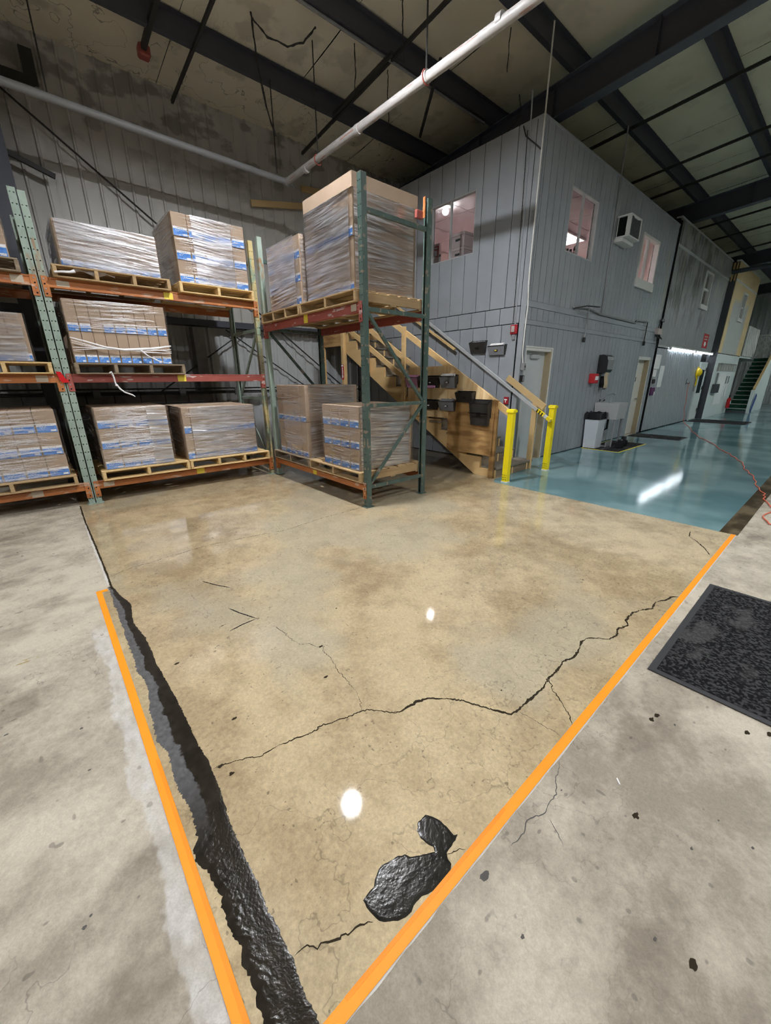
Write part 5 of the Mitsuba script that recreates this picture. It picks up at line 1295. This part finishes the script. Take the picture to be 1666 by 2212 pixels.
Mh = fr((18.22, YB - 0.04, 1.70), (1, 0, 0), (0, 0, 1), (0, -1, 0))
add('shell', mapped(dome, Mh), 'm_hardhat', hh, smooth=True)
add('brim', mapped(lathe([(0.14, 0), (0.20, 0.005), (0.20, 0.015), (0.14, 0.02)], 24), Mh), 'm_hardhat', hh, smooth=30)
add('strap', tube([(18.25, YB - 0.06, 1.55), (18.30, YB - 0.06, 1.30), (18.22, YB - 0.06, 1.25)], 0.02, 6), 'm_hardhat', hh)
add('clipboard', bx(18.20, 18.38, YB - 0.04, YB - 0.025, 1.05, 1.5), 'm_greypipe', label='grey clipboard below the yellow hard hat', cat='clipboard')
# far lower wall
eb = thing('electrical_box', 'grey electrical box on the pale far wall', 'electrical box')
add('box', bx(20.05, 20.75, YT - 0.12, YT - 0.002, 0.95, 1.28, 0.01), 'm_greyside', eb); add('conduit', tube([(20.3, YT - 0.05, 1.28), (20.3, YT - 0.05, 1.7)], 0.03, 8), 'm_greypipe', eb)
wb = thing('whiteboard', 'large white board on the pale far wall', 'board')
add('sheet', bx(20.8, 22.0, YT - 0.02, YT - 0.002, 0.47, 1.68), 'm_paper', wb)
add('sheet', bx(22.0, 23.6, YT - 0.02, YT - 0.002, 1.0, 1.66), 'm_pale', wb)
for i in range(2):
    add('notice_strip', bx(22.02 + 0.42 * i, 22.32 + 0.42 * i, YT - 0.03, YT - 0.021, 0.75, 1.64), 'm_paper', label=('left hanging white notice strip on the pale far wall', 'right hanging white notice strip on the pale far wall')[i], cat='paper')
    add('strip_print', bx(22.06 + 0.42 * i, 22.28 + 0.42 * i, YT - 0.033, YT - 0.0305, 1.28, 1.58), 'm_greyfolder', wb)
fe = thing('fire_extinguisher', 'red fire extinguisher on the pale far wall beside the green stairs', 'fire extinguisher')
add('cylinder', lathe([(0, 0), (0.065, 0), (0.07, 0.03), (0.07, 0.36), (0.05, 0.42), (0.03, 0.44), (0, 0.44)], 18, (23.2, YT - 0.13, 0.24)), 'm_extred', fe, smooth=40)
add('valve', cat_([bx(23.12, 23.26, YT - 0.15, YT - 0.11, 0.68, 0.73, 0.006), bx(23.17, 23.23, YT - 0.16, YT - 0.10, 0.73, 0.78)]), 'm_black', fe)
add('label', bx(23.14, 23.26, YT - 0.206, YT - 0.198, 0.42, 0.55), 'm_paper', fe)
# green stairs beyond
gs = thing('green_staircase', 'far staircase with dark green carpeted treads', 'staircase')
for i in range(13):
    x, z = 23.9 + i * 0.28, 0.20 + i * 0.185
    add('tread', bx(x, x + 0.30, 3.08, 3.74, z - 0.04, z, 0.006), 'm_carpet', gs)
    add('nosing', bx(x - 0.012, x + 0.0, 3.08, 3.74, z - 0.03, z + 0.004), 'm_trimgrey', gs)
    add('riser', bx(x + 0.01, x + 0.03, 3.08, 3.74, z - 0.185, z - 0.042), 'm_carpet', gs)
add('base', bx(23.84, 24.2, 3.06, 3.76, 0.0025, 0.10), 'm_greyside', gs)
Ms_ = fr((0, 3.02, 0), (1, 0, 0), (0, 0, 1), (0, 1, 0))
add('side_panel', extr(Polygon([(24.0, 0.003), (24.0, 0.95), (27.7, 3.3), (27.7, 0.003)]), 0.04, Ms_), 'm_pale', gs)
add('handrail', bar((23.9, 3.0, 1.02), (27.6, 3.0, 3.40), 0.08, 0.07), 'm_hand', gs)
add('newel', bx(23.88, 24.0, 2.97, 3.07, 0.003, 1.0, 0.005), 'm_pale', gs)
bag = thing('blue_strip', 'dark blue strip leaning at the foot of the green stairs', 'strip')
add('cloth', bar((24.25, 2.96, 0.05), (24.75, 2.96, 0.75), 0.03, 0.22), 'm_blue', bag)
bal = thing('balustrade', 'white slatted balustrade of the far landing', 'balustrade')
for k in range(7):
    add('slat', bx(24.15 + 0.41 * k, 24.40 + 0.41 * k, YT - 0.04, YT + 0.02, 2.42, 3.64, 0.015), 'm_trimwhite', bal)
add('rail', bx(23.9, 27.0, YT + 0.03, YT + 0.07, 3.45, 3.52), 'm_trimwhite', bal)
add('landing', bx(23.86, 30.5, YT + 0.0, 6.0, 2.34, 2.41), 'm_pale', bal)
lt = thing('lattice', 'white crossed lattice railing at the head of the green stairs', 'railing')
for k in range(5):
    y0_ = 2.72 + 0.26 * k
    add('post', bx(27.55, 27.60, y0_, y0_ + 0.035, 2.42, 3.44), 'm_trimwhite', lt)
    for q in range(3):
        z0_ = 2.50 + 0.30 * q
        for sgn in (1, -1):
            add('lath', bar((27.575 + 0.008 * sgn, y0_ + 0.03, z0_ + (0.0 if sgn > 0 else 0.30)), (27.575 + 0.008 * sgn, y0_ + 0.265, z0_ + (0.30 if sgn > 0 else 0.0)), 0.01, 0.03), 'm_trimwhite', lt)
add('rail', bx(27.54, 27.61, 2.70, 4.1, 3.42, 3.48), 'm_trimwhite', lt)
add('bottom_rail', bx(27.54, 27.61, 2.70, 3.06, 2.38, 2.44), 'm_trimwhite', lt)

# ------------------------------------------------------------------ overhead pipes, wires, lamps
sp = thing('sprinkler_pipe', 'rusty white overhead pipe running out from the wall toward the camera', 'pipe')
add('pipe', tube([(4.03, 7.2, 4.725), (4.03, 4.4, 4.70), (4.03, 1.0, 4.64), (4.03, -4.0, 4.62)], 0.048, 14), 'm_whitepipe', sp, smooth=60)
for y in (6.55, 5.2, 3.95, 3.0):
    add('coupling', tube([(4.03, y - 0.03, 4.70), (4.03, y + 0.03, 4.70)], 0.058, 14), 'm_whitepipe', sp, smooth=60)
for y, r in ((6.2, 0.008), (3.95, 0.01), (1.4, 0.01)):
    add('hanger_rod', tube([(4.03, y, 4.76), (4.03, y, PURL(y) - 0.02)], r, 6), 'm_rod', sp)
    add('hanger_ring', tube([(4.03 + 0.062 * math.cos(a), y, 4.70 + 0.065 * math.sin(a)) for a in np.linspace(0, 2 * np.pi, 15)], 0.008, 5), 'm_redbeam', sp)
wp = thing('wall_pipe', 'grey overhead pipe along the ribbed wall meeting the white pipe', 'pipe')
add('pipe', tube([(-2.0, 7.2, 4.80), (0.48, 7.2, 4.775), (2.2, 7.2, 4.745), (4.03, 7.2, 4.725)], 0.045, 12), 'm_greypipe', wp, smooth=60)
add('elbow', trimesh.creation.icosphere(3, 0.065).apply_translation((4.04, 7.2, 4.725)), 'm_greypipe', wp, smooth=True)
add('tail', tube([(4.05, 7.2, 4.72), (4.14, 7.2, 4.70), (4.18, 7.19, 4.66)], 0.02, 8), 'm_greypipe', wp, smooth=60)
for x in (3.86, 0.9):
    add('hanger_rod', tube([(x, 7.2, 4.80), (x, 7.2, 6.0)], 0.009, 6), 'm_rod', wp)
dp = thing('roof_conduit', 'thin light conduit strapped under the second purlin', 'conduit')
add('pipe', tube([(1.0, 5.80, PURL(5.8) - 0.03), (7.5, 5.80, PURL(5.8) - 0.03)], 0.02, 8), 'm_greypipe', dp, smooth=60)
dd = thing('duct_pipe', 'dark pipe reaching out from the far block over the aisle', 'pipe')
add('pipe', tube([(19.5, 3.90, 5.03), (19.5, 1.0, 5.12), (19.5, -6.0, 5.3)], 0.07, 10), 'm_darksteel', dd, smooth=60)
WIRES = [('sooty wire dangling from the roof with a frayed pale end', [(3.33, 6.6, 6.25), (3.36, 6.62, 5.9), (3.42, 6.63, 5.5), (3.52, 6.64, 5.15), (3.58, 6.62, 5.0)], 0.012),
         ('sooty wire looping between two roof points above the white pipe', [(3.34, 6.6, 6.2), (3.5, 6.5, 6.02), (3.75, 6.4, 5.97), (3.95, 6.3, 6.05), (4.1, 6.2, 6.22)], 0.011),
         ('short cobwebbed wire hanging near the roof girder', [(6.37, 4.55, 6.35), (6.36, 4.56, 6.1), (6.35, 4.55, 5.85)], 0.007),
         ('thin cobweb string hanging in the middle of the ceiling', [(4.76, 6.18, 6.3), (4.77, 6.18, 6.0), (4.76, 6.2, 5.75)], 0.008),
         ('thin cobweb string right of the middle of the ceiling', [(5.47, 6.23, 6.3), (5.47, 6.24, 6.0), (5.48, 6.22, 5.7), (5.47, 6.23, 5.5)], 0.008),
         ('pair of sooty cables crossing above the white pipe', [(4.6, 5.0, 6.12), (4.9, 4.4, 6.0), (5.2, 3.8, 6.1), (5.5, 3.2, 6.2)], 0.014),
         ('loose cable on the ceiling left of the steel girder', [(7.0, 4.75, 5.9), (7.02, 4.7, 5.7), (6.9, 4.72, 5.5), (6.78, 4.75, 5.38)], 0.009),
         ('chain hanging beside the white pipe', [(4.55, 4.9, 6.2), (4.55, 4.9, 5.8), (4.56, 4.9, 5.45)], 0.008)]
for l, p_, r_ in WIRES:
    w = thing('hanging_wire', l, 'wire')
    pp = np.array(p_)
    t_ = np.linspace(0, len(pp) - 1, 6 * (len(pp) - 1) + 1)
    q_ = np.stack([np.interp(t_, np.arange(len(pp)), pp[:, k]) for k in range(3)], 1)
    q_[1:-1] += 0.012 * (np.random.default_rng(len(l)).random((len(q_) - 2, 3)) - 0.5)
    rr_ = r_ * (0.7 + 0.6 * np.random.default_rng(len(l) + 1).random(len(q_)))
    add('strand', tube(q_, rr_, 6), 'm_rod', w, smooth=60)
for i, (x, y, z, r, L) in enumerate(HIGH_BAYS):
    t = thing('high_bay_lamp', 'round high bay lamp hanging from the roof over ' + ('the tan floor before the racks', 'the grey aisle right of the camera', 'the grey floor left of the camera', 'the teal floor by the cream door', 'the teal floor by the half-glazed door', 'the far end of the teal floor', 'the unseen grey floor behind the camera')[i], 'lamp', 'high bay lamps of the hall')
    add('housing', lathe([(0, 0.02), (r + 0.02, 0.02), (r + 0.03, 0.0), (r + 0.03, 0.05), (r * 0.7, 0.11), (r * 0.35, 0.2), (0, 0.2)], 32, (x, y, z)), 'm_lampbody', t, smooth=30)
    lit_mesh('added_uplight_bell', lathe([(r + 0.031, 0.052), (r * 0.72, 0.115)], 32, (x, y, z)), LAMP_RGB, 12.0, t, weight=0.7)  # added glow above the lens, brightens the ceiling
    ds = trimesh.creation.cylinder(r, 0.012, sections=32).apply_translation((x, y, z + 0.006))
    lit_mesh('lens', ds, FAR_RGB if 2 < i < 6 else LAMP_RGB, L, t, weight=(4.0, 3.0, 2.0, 1.5, 1.0, 1.0, 2.5)[i])
    add('chain', tube([(x, y, z + 0.2), (x, y, PURL(y) + 0.0)], 0.008, 6), 'm_rod', t)

# ------------------------------------------------------------------ marks, tape, cracks and cord on the floor
PT = {
    'seamR0': [(0.148, 6.292), (0.135, 5.503), (0.14, 4.801), (0.142, 4.216), (0.144, 3.8), (0.139, 3.522), (0.153, 3.458), (0.171, 3.308), (0.197, 3.191), (0.21, 3.103), (0.186, 2.926), (0.18, 2.827), (0.193, 2.705), (0.205, 2.613), (0.208, 2.437), (0.202, 2.276), (0.208, 2.224)],
    'seamL0': [(0.119, 3.453), (0.118, 3.291), (0.111, 3.176), (0.12, 3.053), (0.114, 2.924), (0.11, 2.766), (0.113, 2.648), (0.117, 2.486), (0.112, 2.392), (0.106, 2.305)],
    'seamL1': [(0.104, 2.788), (0.113, 2.599), (0.114, 2.415), (0.103, 2.278), (0.125, 2.156), (0.123, 2.079), (0.1, 1.923), (0.093, 1.799), (0.086, 1.698), (0.108, 1.601), (0.099, 1.507), (0.097, 1.406), (0.109, 1.334), (0.113, 1.283)],
    'seamR1': [(0.213, 2.622), (0.22, 2.421), (0.209, 2.202), (0.209, 2.019), (0.224, 1.9), (0.223, 1.762), (0.221, 1.569), (0.231, 1.463), (0.227, 1.366), (0.224, 1.277), (0.214, 1.195)],
    'seamL2': [(0.103, 1.164), (0.077, 1.131), (0.075, 1.08), (0.095, 1.038), (0.1, 0.979), (0.106, 0.934), (0.098, 0.882), (0.102, 0.824), (0.109, 0.779), (0.099, 0.752), (0.102, 0.702), (0.103, 0.661), (0.098, 0.634), (0.1, 0.602)],
    'seamR2': [(0.207, 1.059), (0.209, 1.009), (0.209, 0.945), (0.213, 0.887), (0.205, 0.81), (0.211, 0.743), (0.209, 0.697), (0.214, 0.656), (0.203, 0.606), (0.205, 0.557), (0.206, 0.51)],
    'patch': [(0.777, 0.681), (0.793, 0.656), (0.803, 0.626), (0.806, 0.601), (0.803, 0.566), (0.816, 0.558), (0.796, 0.551), (0.771, 0.548), (0.742, 0.546), (0.731, 0.532), (0.729, 0.515), (0.715, 0.505), (0.678, 0.499), (0.628, 0.504), (0.589, 0.519), (0.565, 0.52), (0.54, 0.513), (0.517, 0.515), (0.493, 0.524), (0.47, 0.542), (0.449, 0.563), (0.444, 0.585), (0.44, 0.613), (0.443, 0.633), (0.461, 0.636), (0.49, 0.637), (0.506, 0.651), (0.519, 0.657), (0.547, 0.666), (0.579, 0.657), (0.609, 0.65), (0.63, 0.638), (0.637, 0.621), (0.665, 0.602), (0.696, 0.585), (0.713, 0.575), (0.72, 0.589), (0.71, 0.613), (0.706, 0.637), (0.714, 0.664), (0.738, 0.682)],
    'crackA': [(3.327, 0.503), (3.283, 0.542), (3.213, 0.553), (3.109, 0.595), (2.996, 0.584), (2.932, 0.621), (2.837, 0.655), (2.708, 0.654), (2.657, 0.623), (2.559, 0.65), (2.489, 0.632), (2.408, 0.642), (2.361, 0.699), (2.313, 0.741), (2.241, 0.745), (2.14, 0.72), (2.07, 0.715), (1.982, 0.74), (1.899, 0.726), (1.803, 0.729), (1.721, 0.712), (1.634, 0.715), (1.54, 0.718), (1.472, 0.721), (1.43, 0.727), (1.408, 0.763), (1.386, 0.8), (1.356, 0.86), (1.325, 0.935), (1.277, 0.991), (1.209, 1.055), (1.137, 1.09), (1.045, 1.094), (1.002, 1.113)],
    'crackA2': [(1.041, 1.091), (1.006, 1.11), (0.969, 1.155), (0.932, 1.201), (0.891, 1.226), (0.837, 1.234), (0.763, 1.26), (0.699, 1.28), (0.626, 1.28), (0.568, 1.303), (0.521, 1.307), (0.491, 1.323)],
    'crackA3': [(0.496, 1.318), (0.457, 1.319), (0.404, 1.322), (0.364, 1.352), (0.307, 1.375), (0.263, 1.391), (0.235, 1.398)],
    'crackB': [(0.877, 2.183), (0.898, 2.057), (0.901, 1.973), (0.913, 1.887), (0.964, 1.853), (0.98, 1.792), (1.021, 1.771), (0.988, 1.738), (0.993, 1.655), (0.964, 1.542), (0.958, 1.453), (0.949, 1.349), (0.927, 1.285), (0.894, 1.223)],
    'crackC': [(1.803, 0.729), (1.743, 0.683), (1.692, 0.605), (1.629, 0.529), (1.591, 0.503)],
    'crackD': [(1.472, 0.721), (1.481, 0.659), (1.489, 0.582), (1.494, 0.508)],
    'crackE': [(0.219, 0.662), (0.244, 0.661), (0.261, 0.651), (0.275, 0.631), (0.3, 0.629), (0.329, 0.612), (0.356, 0.605), (0.386, 0.597), (0.41, 0.585), (0.433, 0.572)],
    'crackF': [(4.982, 0.807), (4.807, 0.777), (4.688, 0.685), (4.545, 0.592), (4.402, 0.53)],
    'crackG': [(1.378, 0.461), (1.318, 0.435), (1.271, 0.423), (1.225, 0.394), (1.168, 0.397), (1.125, 0.389), (1.051, 0.419), (1.001, 0.404), (0.929, 0.412)],
    'crackH': [(1.124, 0.381), (1.098, 0.336), (1.069, 0.29)],
    'crackI': [(0.149, 3.712), (0.252, 3.768), (0.363, 3.796), (0.472, 3.787), (0.588, 3.823), (0.673, 3.82)],
    'crackI2': [(0.671, 3.821), (0.991, 3.853), (1.39, 3.788), (1.774, 3.71), (2.296, 3.787), (2.928, 3.793)],
    'pen1': [(0.711, 3.13), (0.776, 2.989), (0.85, 2.864)],
    'pen2': [(0.729, 2.585), (0.766, 2.476), (0.829, 2.327)],
    'pen3': [(0.829, 2.327), (0.729, 2.325), (0.633, 2.307)],
    'pen4': [(0.594, 2.395), (0.646, 2.403)],
    'crackJ': [(0.74, 0.544), (0.772, 0.527), (0.801, 0.508)],
    'cord': [(19.21, 4.109), (15.274, 3.126), (13.506, 2.545), (12.453, 2.076), (11.425, 1.707), (10.932, 1.483), (10.38, 1.285), (9.819, 1.09), (9.315, 0.997), (8.855, 0.853), (8.314, 0.723), (7.86, 0.642), (7.412, 0.514), (7.157, 0.482), (6.684, 0.359)],
    'cord2': [(6.44, 0.332), (6.298, 0.36), (6.111, 0.367), (5.941, 0.308), (5.856, 0.27)],
    'white': [(0.015, 2.939), (-0.028, 2.66), (-0.026, 2.417), (0.004, 2.27), (-0.018, 2.179), (-0.002, 2.042), (-0.023, 1.93), (-0.013, 1.836), (-0.024, 1.705), (-0.054, 1.652), (-0.026, 1.566), (-0.026, 1.491), (-0.034, 1.426), (0.019, 1.369), (-0.023, 1.278), (0.016, 1.215), (-0.014, 1.148), (-0.005, 1.081), (-0.033, 1.004), (-0.027, 0.935)],
    'white2': [(-0.014, 1.151), (0.002, 1.065), (-0.034, 0.996), (-0.025, 0.919), (0.01, 0.879), (0.007, 0.836), (-0.011, 0.792), (-0.011, 0.733), (-0.01, 0.697)],
    'holes': [(1.004, 1.782), (0.292, 2.202), (0.263, 1.389), (0.285, 1.325), (0.886, 1.541), (0.398, 1.596)],
    'spots': [(1.915, 0.268), (1.96, 0.258), (1.372, 0.161), (2.163, -0.045), (1.055, -0.088), (2.227, -0.114)],
}


def dense(pts, step, jitter, seed):
    p = np.array(pts, float)
    out = [p[0]]
    r = np.random.default_rng(seed)
    for a, b in zip(p[:-1], p[1:]):
        n = max(1, int(np.linalg.norm(b - a) / step))
        for k in range(1, n + 1):
            q = a + (b - a) * k / n
            out.append(q + (r.normal(0, jitter, 2) if k < n else 0))
    return np.array(out)


def ribbon(pts, w, z, seed=0, vary=0.5, step=0.012, jitter=0.002, taper=True):
    p = dense(pts, step, jitter, seed)
    r = np.random.default_rng(seed + 1)
    t = np.gradient(p, axis=0); t /= np.linalg.norm(t, axis=1, keepdims=True) + 1e-9
    nrm = np.stack([-t[:, 1], t[:, 0]], 1)
    ww = w * np.maximum(0.25, 1 - vary + 2 * vary * np.convolve(r.random(len(p) + 4), np.ones(5) / 5, 'valid'))
    if taper:
        ww *= np.minimum(1, np.minimum(np.arange(len(p)), np.arange(len(p))[::-1]) / 4 + 0.15)
    a, b = p + nrm * ww[:, None] / 2, p - nrm * ww[:, None] / 2
    P = np.stack([np.c_[b, np.full(len(p), z)], np.c_[a, np.full(len(p), z)]], 1)
    m = grid(P)
    if m.face_normals[:, 2].mean() < 0:
        m.invert()
    return m


ZC = 0.0027
for i, (k, w) in enumerate((('crackA', 0.0105), ('crackA2', 0.0055), ('crackA3', 0.0035), ('crackB', 0.0025), ('crackC', 0.005), ('crackD', 0.0018), ('crackE', 0.005), ('crackF', 0.008), ('crackI', 0.0035), ('crackI2', 0.004), ('crackJ', 0.002))):
    add('crack', ribbon(PT[k], w, ZC, 50 + i, 1.1, step=0.009, jitter=0.0028), 'm_crack', floor)
for i, k in enumerate(('crackG', 'crackH')):
    add('crack', ribbon(PT[k], 0.0032, 0.0006, 70 + i, 0.9, jitter=0.0025), 'm_crack_grey', floor)
for i, k in enumerate(('pen1', 'pen2', 'pen3', 'pen4')):
    add('pen_mark', ribbon(PT[k], 0.009, ZC, 80 + i, 0.2, jitter=0.0006), 'm_pen', floor)
rs_ = np.random.default_rng(5)


def blot(x, y, r, z, mat, seed, name='chip'):
    q = np.random.default_rng(seed)
    ang = np.linspace(0, 2 * np.pi, 13)[:-1]
    rad = r * (0.55 + 0.6 * q.random(12))
    add(name, extr(Polygon([(x + a * math.cos(t) * 1.2, y + a * math.sin(t) * 0.8) for a, t in zip(rad, ang)]).buffer(0), 0.0006, fr((0, 0, z - 0.0003), (1, 0, 0), (0, 1, 0), (0, 0, 1))), mat, floor)


for i, (x, y) in enumerate(PT['holes']):
    blot(x, y, 0.011, ZC, 'm_crack', 100 + i)
for i, (x, y) in enumerate(PT['spots']):
    blot(x, y, 0.014, 0.0006, 'm_crack', 120 + i)
for i in range(22):
    blot(rs_.uniform(0.3, 4.6), rs_.uniform(0.6, 5.2), rs_.uniform(0.003, 0.007), ZC, 'm_crack', 140 + i)
for i in range(14):
    blot(rs_.uniform(-1.2, 0.0), rs_.uniform(0.4, 5.2), rs_.uniform(0.003, 0.009), 0.0006, 'm_crack_grey', 180 + i)
    blot(rs_.uniform(0.6, 2.6), rs_.uniform(-0.6, 0.4), rs_.uniform(0.003, 0.007), 0.0006, 'm_crack_grey', 220 + i)
blot(0.788, 0.42, 0.017, 0.0006, 'm_crack_grey', 300, 'gum_spot')
add('metal_sliver', bx(1.45, 1.477, 0.252, 0.256, 0.0004, 0.004).apply_transform(trimesh.transformations.rotation_matrix(0.75, (0, 0, 1), (1.463, 0.254, 0))), 'm_paper', label='thin white strip lying on the grey concrete right of the orange tape', cat='scrap')

# the tar-filled joint: a rough bed between two ragged edges
RX = np.array(PT['seamR0'][5:] + PT['seamR1'][5:] + PT['seamR2'] + [(0.20, 0.40), (0.20, -0.3)])
LX = np.array(PT['seamL0'][:5] + PT['seamL1'][1:] + PT['seamL2'] + [(0.10, 0.45), (0.10, -0.3)])
RX, LX = RX[np.argsort(-RX[:, 1])], LX[np.argsort(-LX[:, 1])]
yy_ = np.arange(3.52, -0.3, -0.006)
rj = np.random.default_rng(9)
sm = lambda a, k: np.convolve(np.r_[a[:k // 2], a, a[-(k - k // 2 - 1):]] if k > 1 else a, np.ones(k) / k, 'valid')[:len(a)]
xr_ = np.interp(-yy_, -RX[:, 1], RX[:, 0]) + 0.0012 * rj.normal(size=len(yy_)) + 0.006 * (meshkit.fbm(np.stack([yy_ * 60, 0 * yy_, 0 * yy_], -1), 3, 2) - 0.5)
xl_ = np.interp(-yy_, -LX[:, 1], LX[:, 0]) + 0.002 * rj.normal(size=len(yy_)) + 0.012 * (meshkit.fbm(np.stack([yy_ * 45, 0 * yy_ + 4, 0 * yy_], -1), 3, 3) - 0.5)
ww_ = np.linspace(0, 1, 25)
Xg = xl_[:, None] + (xr_ - xl_)[:, None] * ww_[None]
Yg = np.repeat(yy_[:, None], 25, 1)
hz = meshkit.fbm(np.stack([Xg * 150, Yg * 110, 0 * Xg], -1), 3, 4)
rid = np.clip(1.5 - 2.4 * ww_, 0, 1)[None]
Zg = 0.0028 + 0.0004 * np.minimum(1, 12 * np.minimum(ww_, 1 - ww_))[None] + 0.0026 * hz * (0.05 + 0.95 * rid) * np.minimum(1, 6 * np.minimum(ww_, 1 - ww_))[None]
m = grid(np.stack([Xg, Yg, Zg], -1))
if m.face_normals[:, 2].mean() < 0:
    m.invert()
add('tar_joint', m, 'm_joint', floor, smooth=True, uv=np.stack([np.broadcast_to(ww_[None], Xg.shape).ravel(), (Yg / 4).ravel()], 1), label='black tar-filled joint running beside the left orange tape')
add('joint_line', ribbon([q for q in PT['seamR0'][:6]] + [(0.14, 3.45)], 0.014, ZC, 302, 0.4), 'm_crack', floor)
add('chalk_line', ribbon([(0.138, 5.6), (0.122, 4.9), (0.126, 4.3), (0.128, 3.9), (0.125, 3.55)], 0.016, 0.0026, 303, 0.8), 'm_residue', floor)
pp_ = Polygon(dense(PT['patch'] + PT['patch'][:1], 0.01, 0.0012, 12)).buffer(0)
tp = trimesh.creation.triangulate_polygon(pp_, engine='earcut')
tv, tf = trimesh.remesh.subdivide_to_size(np.c_[tp[0], np.zeros(len(tp[0]))], tp[1], 0.006)
from shapely import points as spts, distance as sdist
de = sdist(spts(tv[:, 0], tv[:, 1]), pp_.exterior)
tv[:, 2] = 0.0025 + np.minimum(1, de / 0.006) * (0.0008 + 0.0007 * meshkit.fbm(np.stack([tv[:, 0] * 60, tv[:, 1] * 60, 0 * de], -1), 3, 8))
tm = trimesh.Trimesh(tv, tf, process=True)
if tm.face_normals[:, 2].mean() < 0:
    tm.invert()
add('tar_patch', tm, 'm_tar', floor, smooth=True, label='glossy black blob-shaped tar patch against the right orange tape')
ye = np.arange(0.15, 5.2, 0.02)
ed = 0.468 - 0.003 - 0.011 * np.maximum(0, sm(rj.random(len(ye)), 5) - 0.25)
add('paint_residue', extr(Polygon([(x, e) for x, e in zip(ye, ed)] + [(5.2, 0.47), (0.15, 0.47)]).buffer(0), 0.0004, fr((0, 0, 0.0003), (1, 0, 0), (0, 1, 0), (0, 0, 1))), 'm_residue', floor, label='thin white edge along the right orange tape')


def tape(label, poly, inner=None):
    t = thing('floor_tape', label, 'tape', 'orange floor tapes')
    add('strip', extr(Polygon(poly), 0.0012, fr((0, 0, 0.0024), (1, 0, 0), (0, 1, 0), (0, 0, 1))), 'm_tape', t)
    if inner:
        add('second_layer', extr(Polygon(inner), 0.0007, fr((0, 0, 0.0036), (1, 0, 0), (0, 1, 0), (0, 0, 1))), 'm_tape_edge', t, label='darker overlapping layer')


tape('orange tape on the right, from the bottom corner to the teal floor', [(0.1, 0.466), (5.2, 0.468), (5.2, 0.505), (0.1, 0.503)], [(0.28, 0.492), (1.02, 0.491), (1.02, 0.504), (0.28, 0.504)])
tape('orange tape on the left, beside the tar-filled joint', [(0.036, -0.2), (0.072, -0.2), (0.072, 3.455), (0.110, 3.455), (0.110, 3.495), (0.036, 3.495)], [(0.059, 0.3), (0.073, 0.3), (0.073, 1.60), (0.059, 1.60)])

oc = thing('extension_cord', 'orange extension cord snaking across the teal floor from the wall hook', 'cord')
cp_ = [(17.08, 3.86, 1.36), (17.06, 3.84, 1.0), (17.1, 3.80, 0.4), (17.0, 3.70, 0.02), (16.2, 3.40, 0.013)] + [(x, y, 0.013) for x, y in PT['cord'][1:]]
sv = np.array(cp_)
t_ = np.linspace(0, len(sv) - 1, 8 * (len(sv) - 1) + 1)
from scipy.interpolate import CubicSpline
cs_ = np.stack([CubicSpline(np.arange(len(sv)), sv[:, k])(t_) for k in range(3)], 1)
cs_[:, 2] = np.maximum(cs_[:, 2], 0.012)
wob = 0.012 * np.stack([np.sin(t_ * 9.1), np.sin(t_ * 7.3 + 1), 0 * t_], 1); wob[:10] = 0
add('cable', tube(cs_ + wob, 0.007, 8), 'm_cord', oc, smooth=60)
c2 = np.array([(6.68, 0.36, .012)] + [(7.0, 0.25, .012)] + [(x, y, .012) for x, y in PT['cord2']] + [(5.9, 0.1, .012), (5.6, -0.3, .012)])
t_ = np.linspace(0, len(c2) - 1, 8 * (len(c2) - 1) + 1)
cs2 = np.stack([CubicSpline(np.arange(len(c2)), c2[:, k])(t_) for k in range(3)], 1); cs2[:, 2] = 0.012
add('cable', tube(cs2, 0.007, 8), 'm_cord', oc, smooth=60)
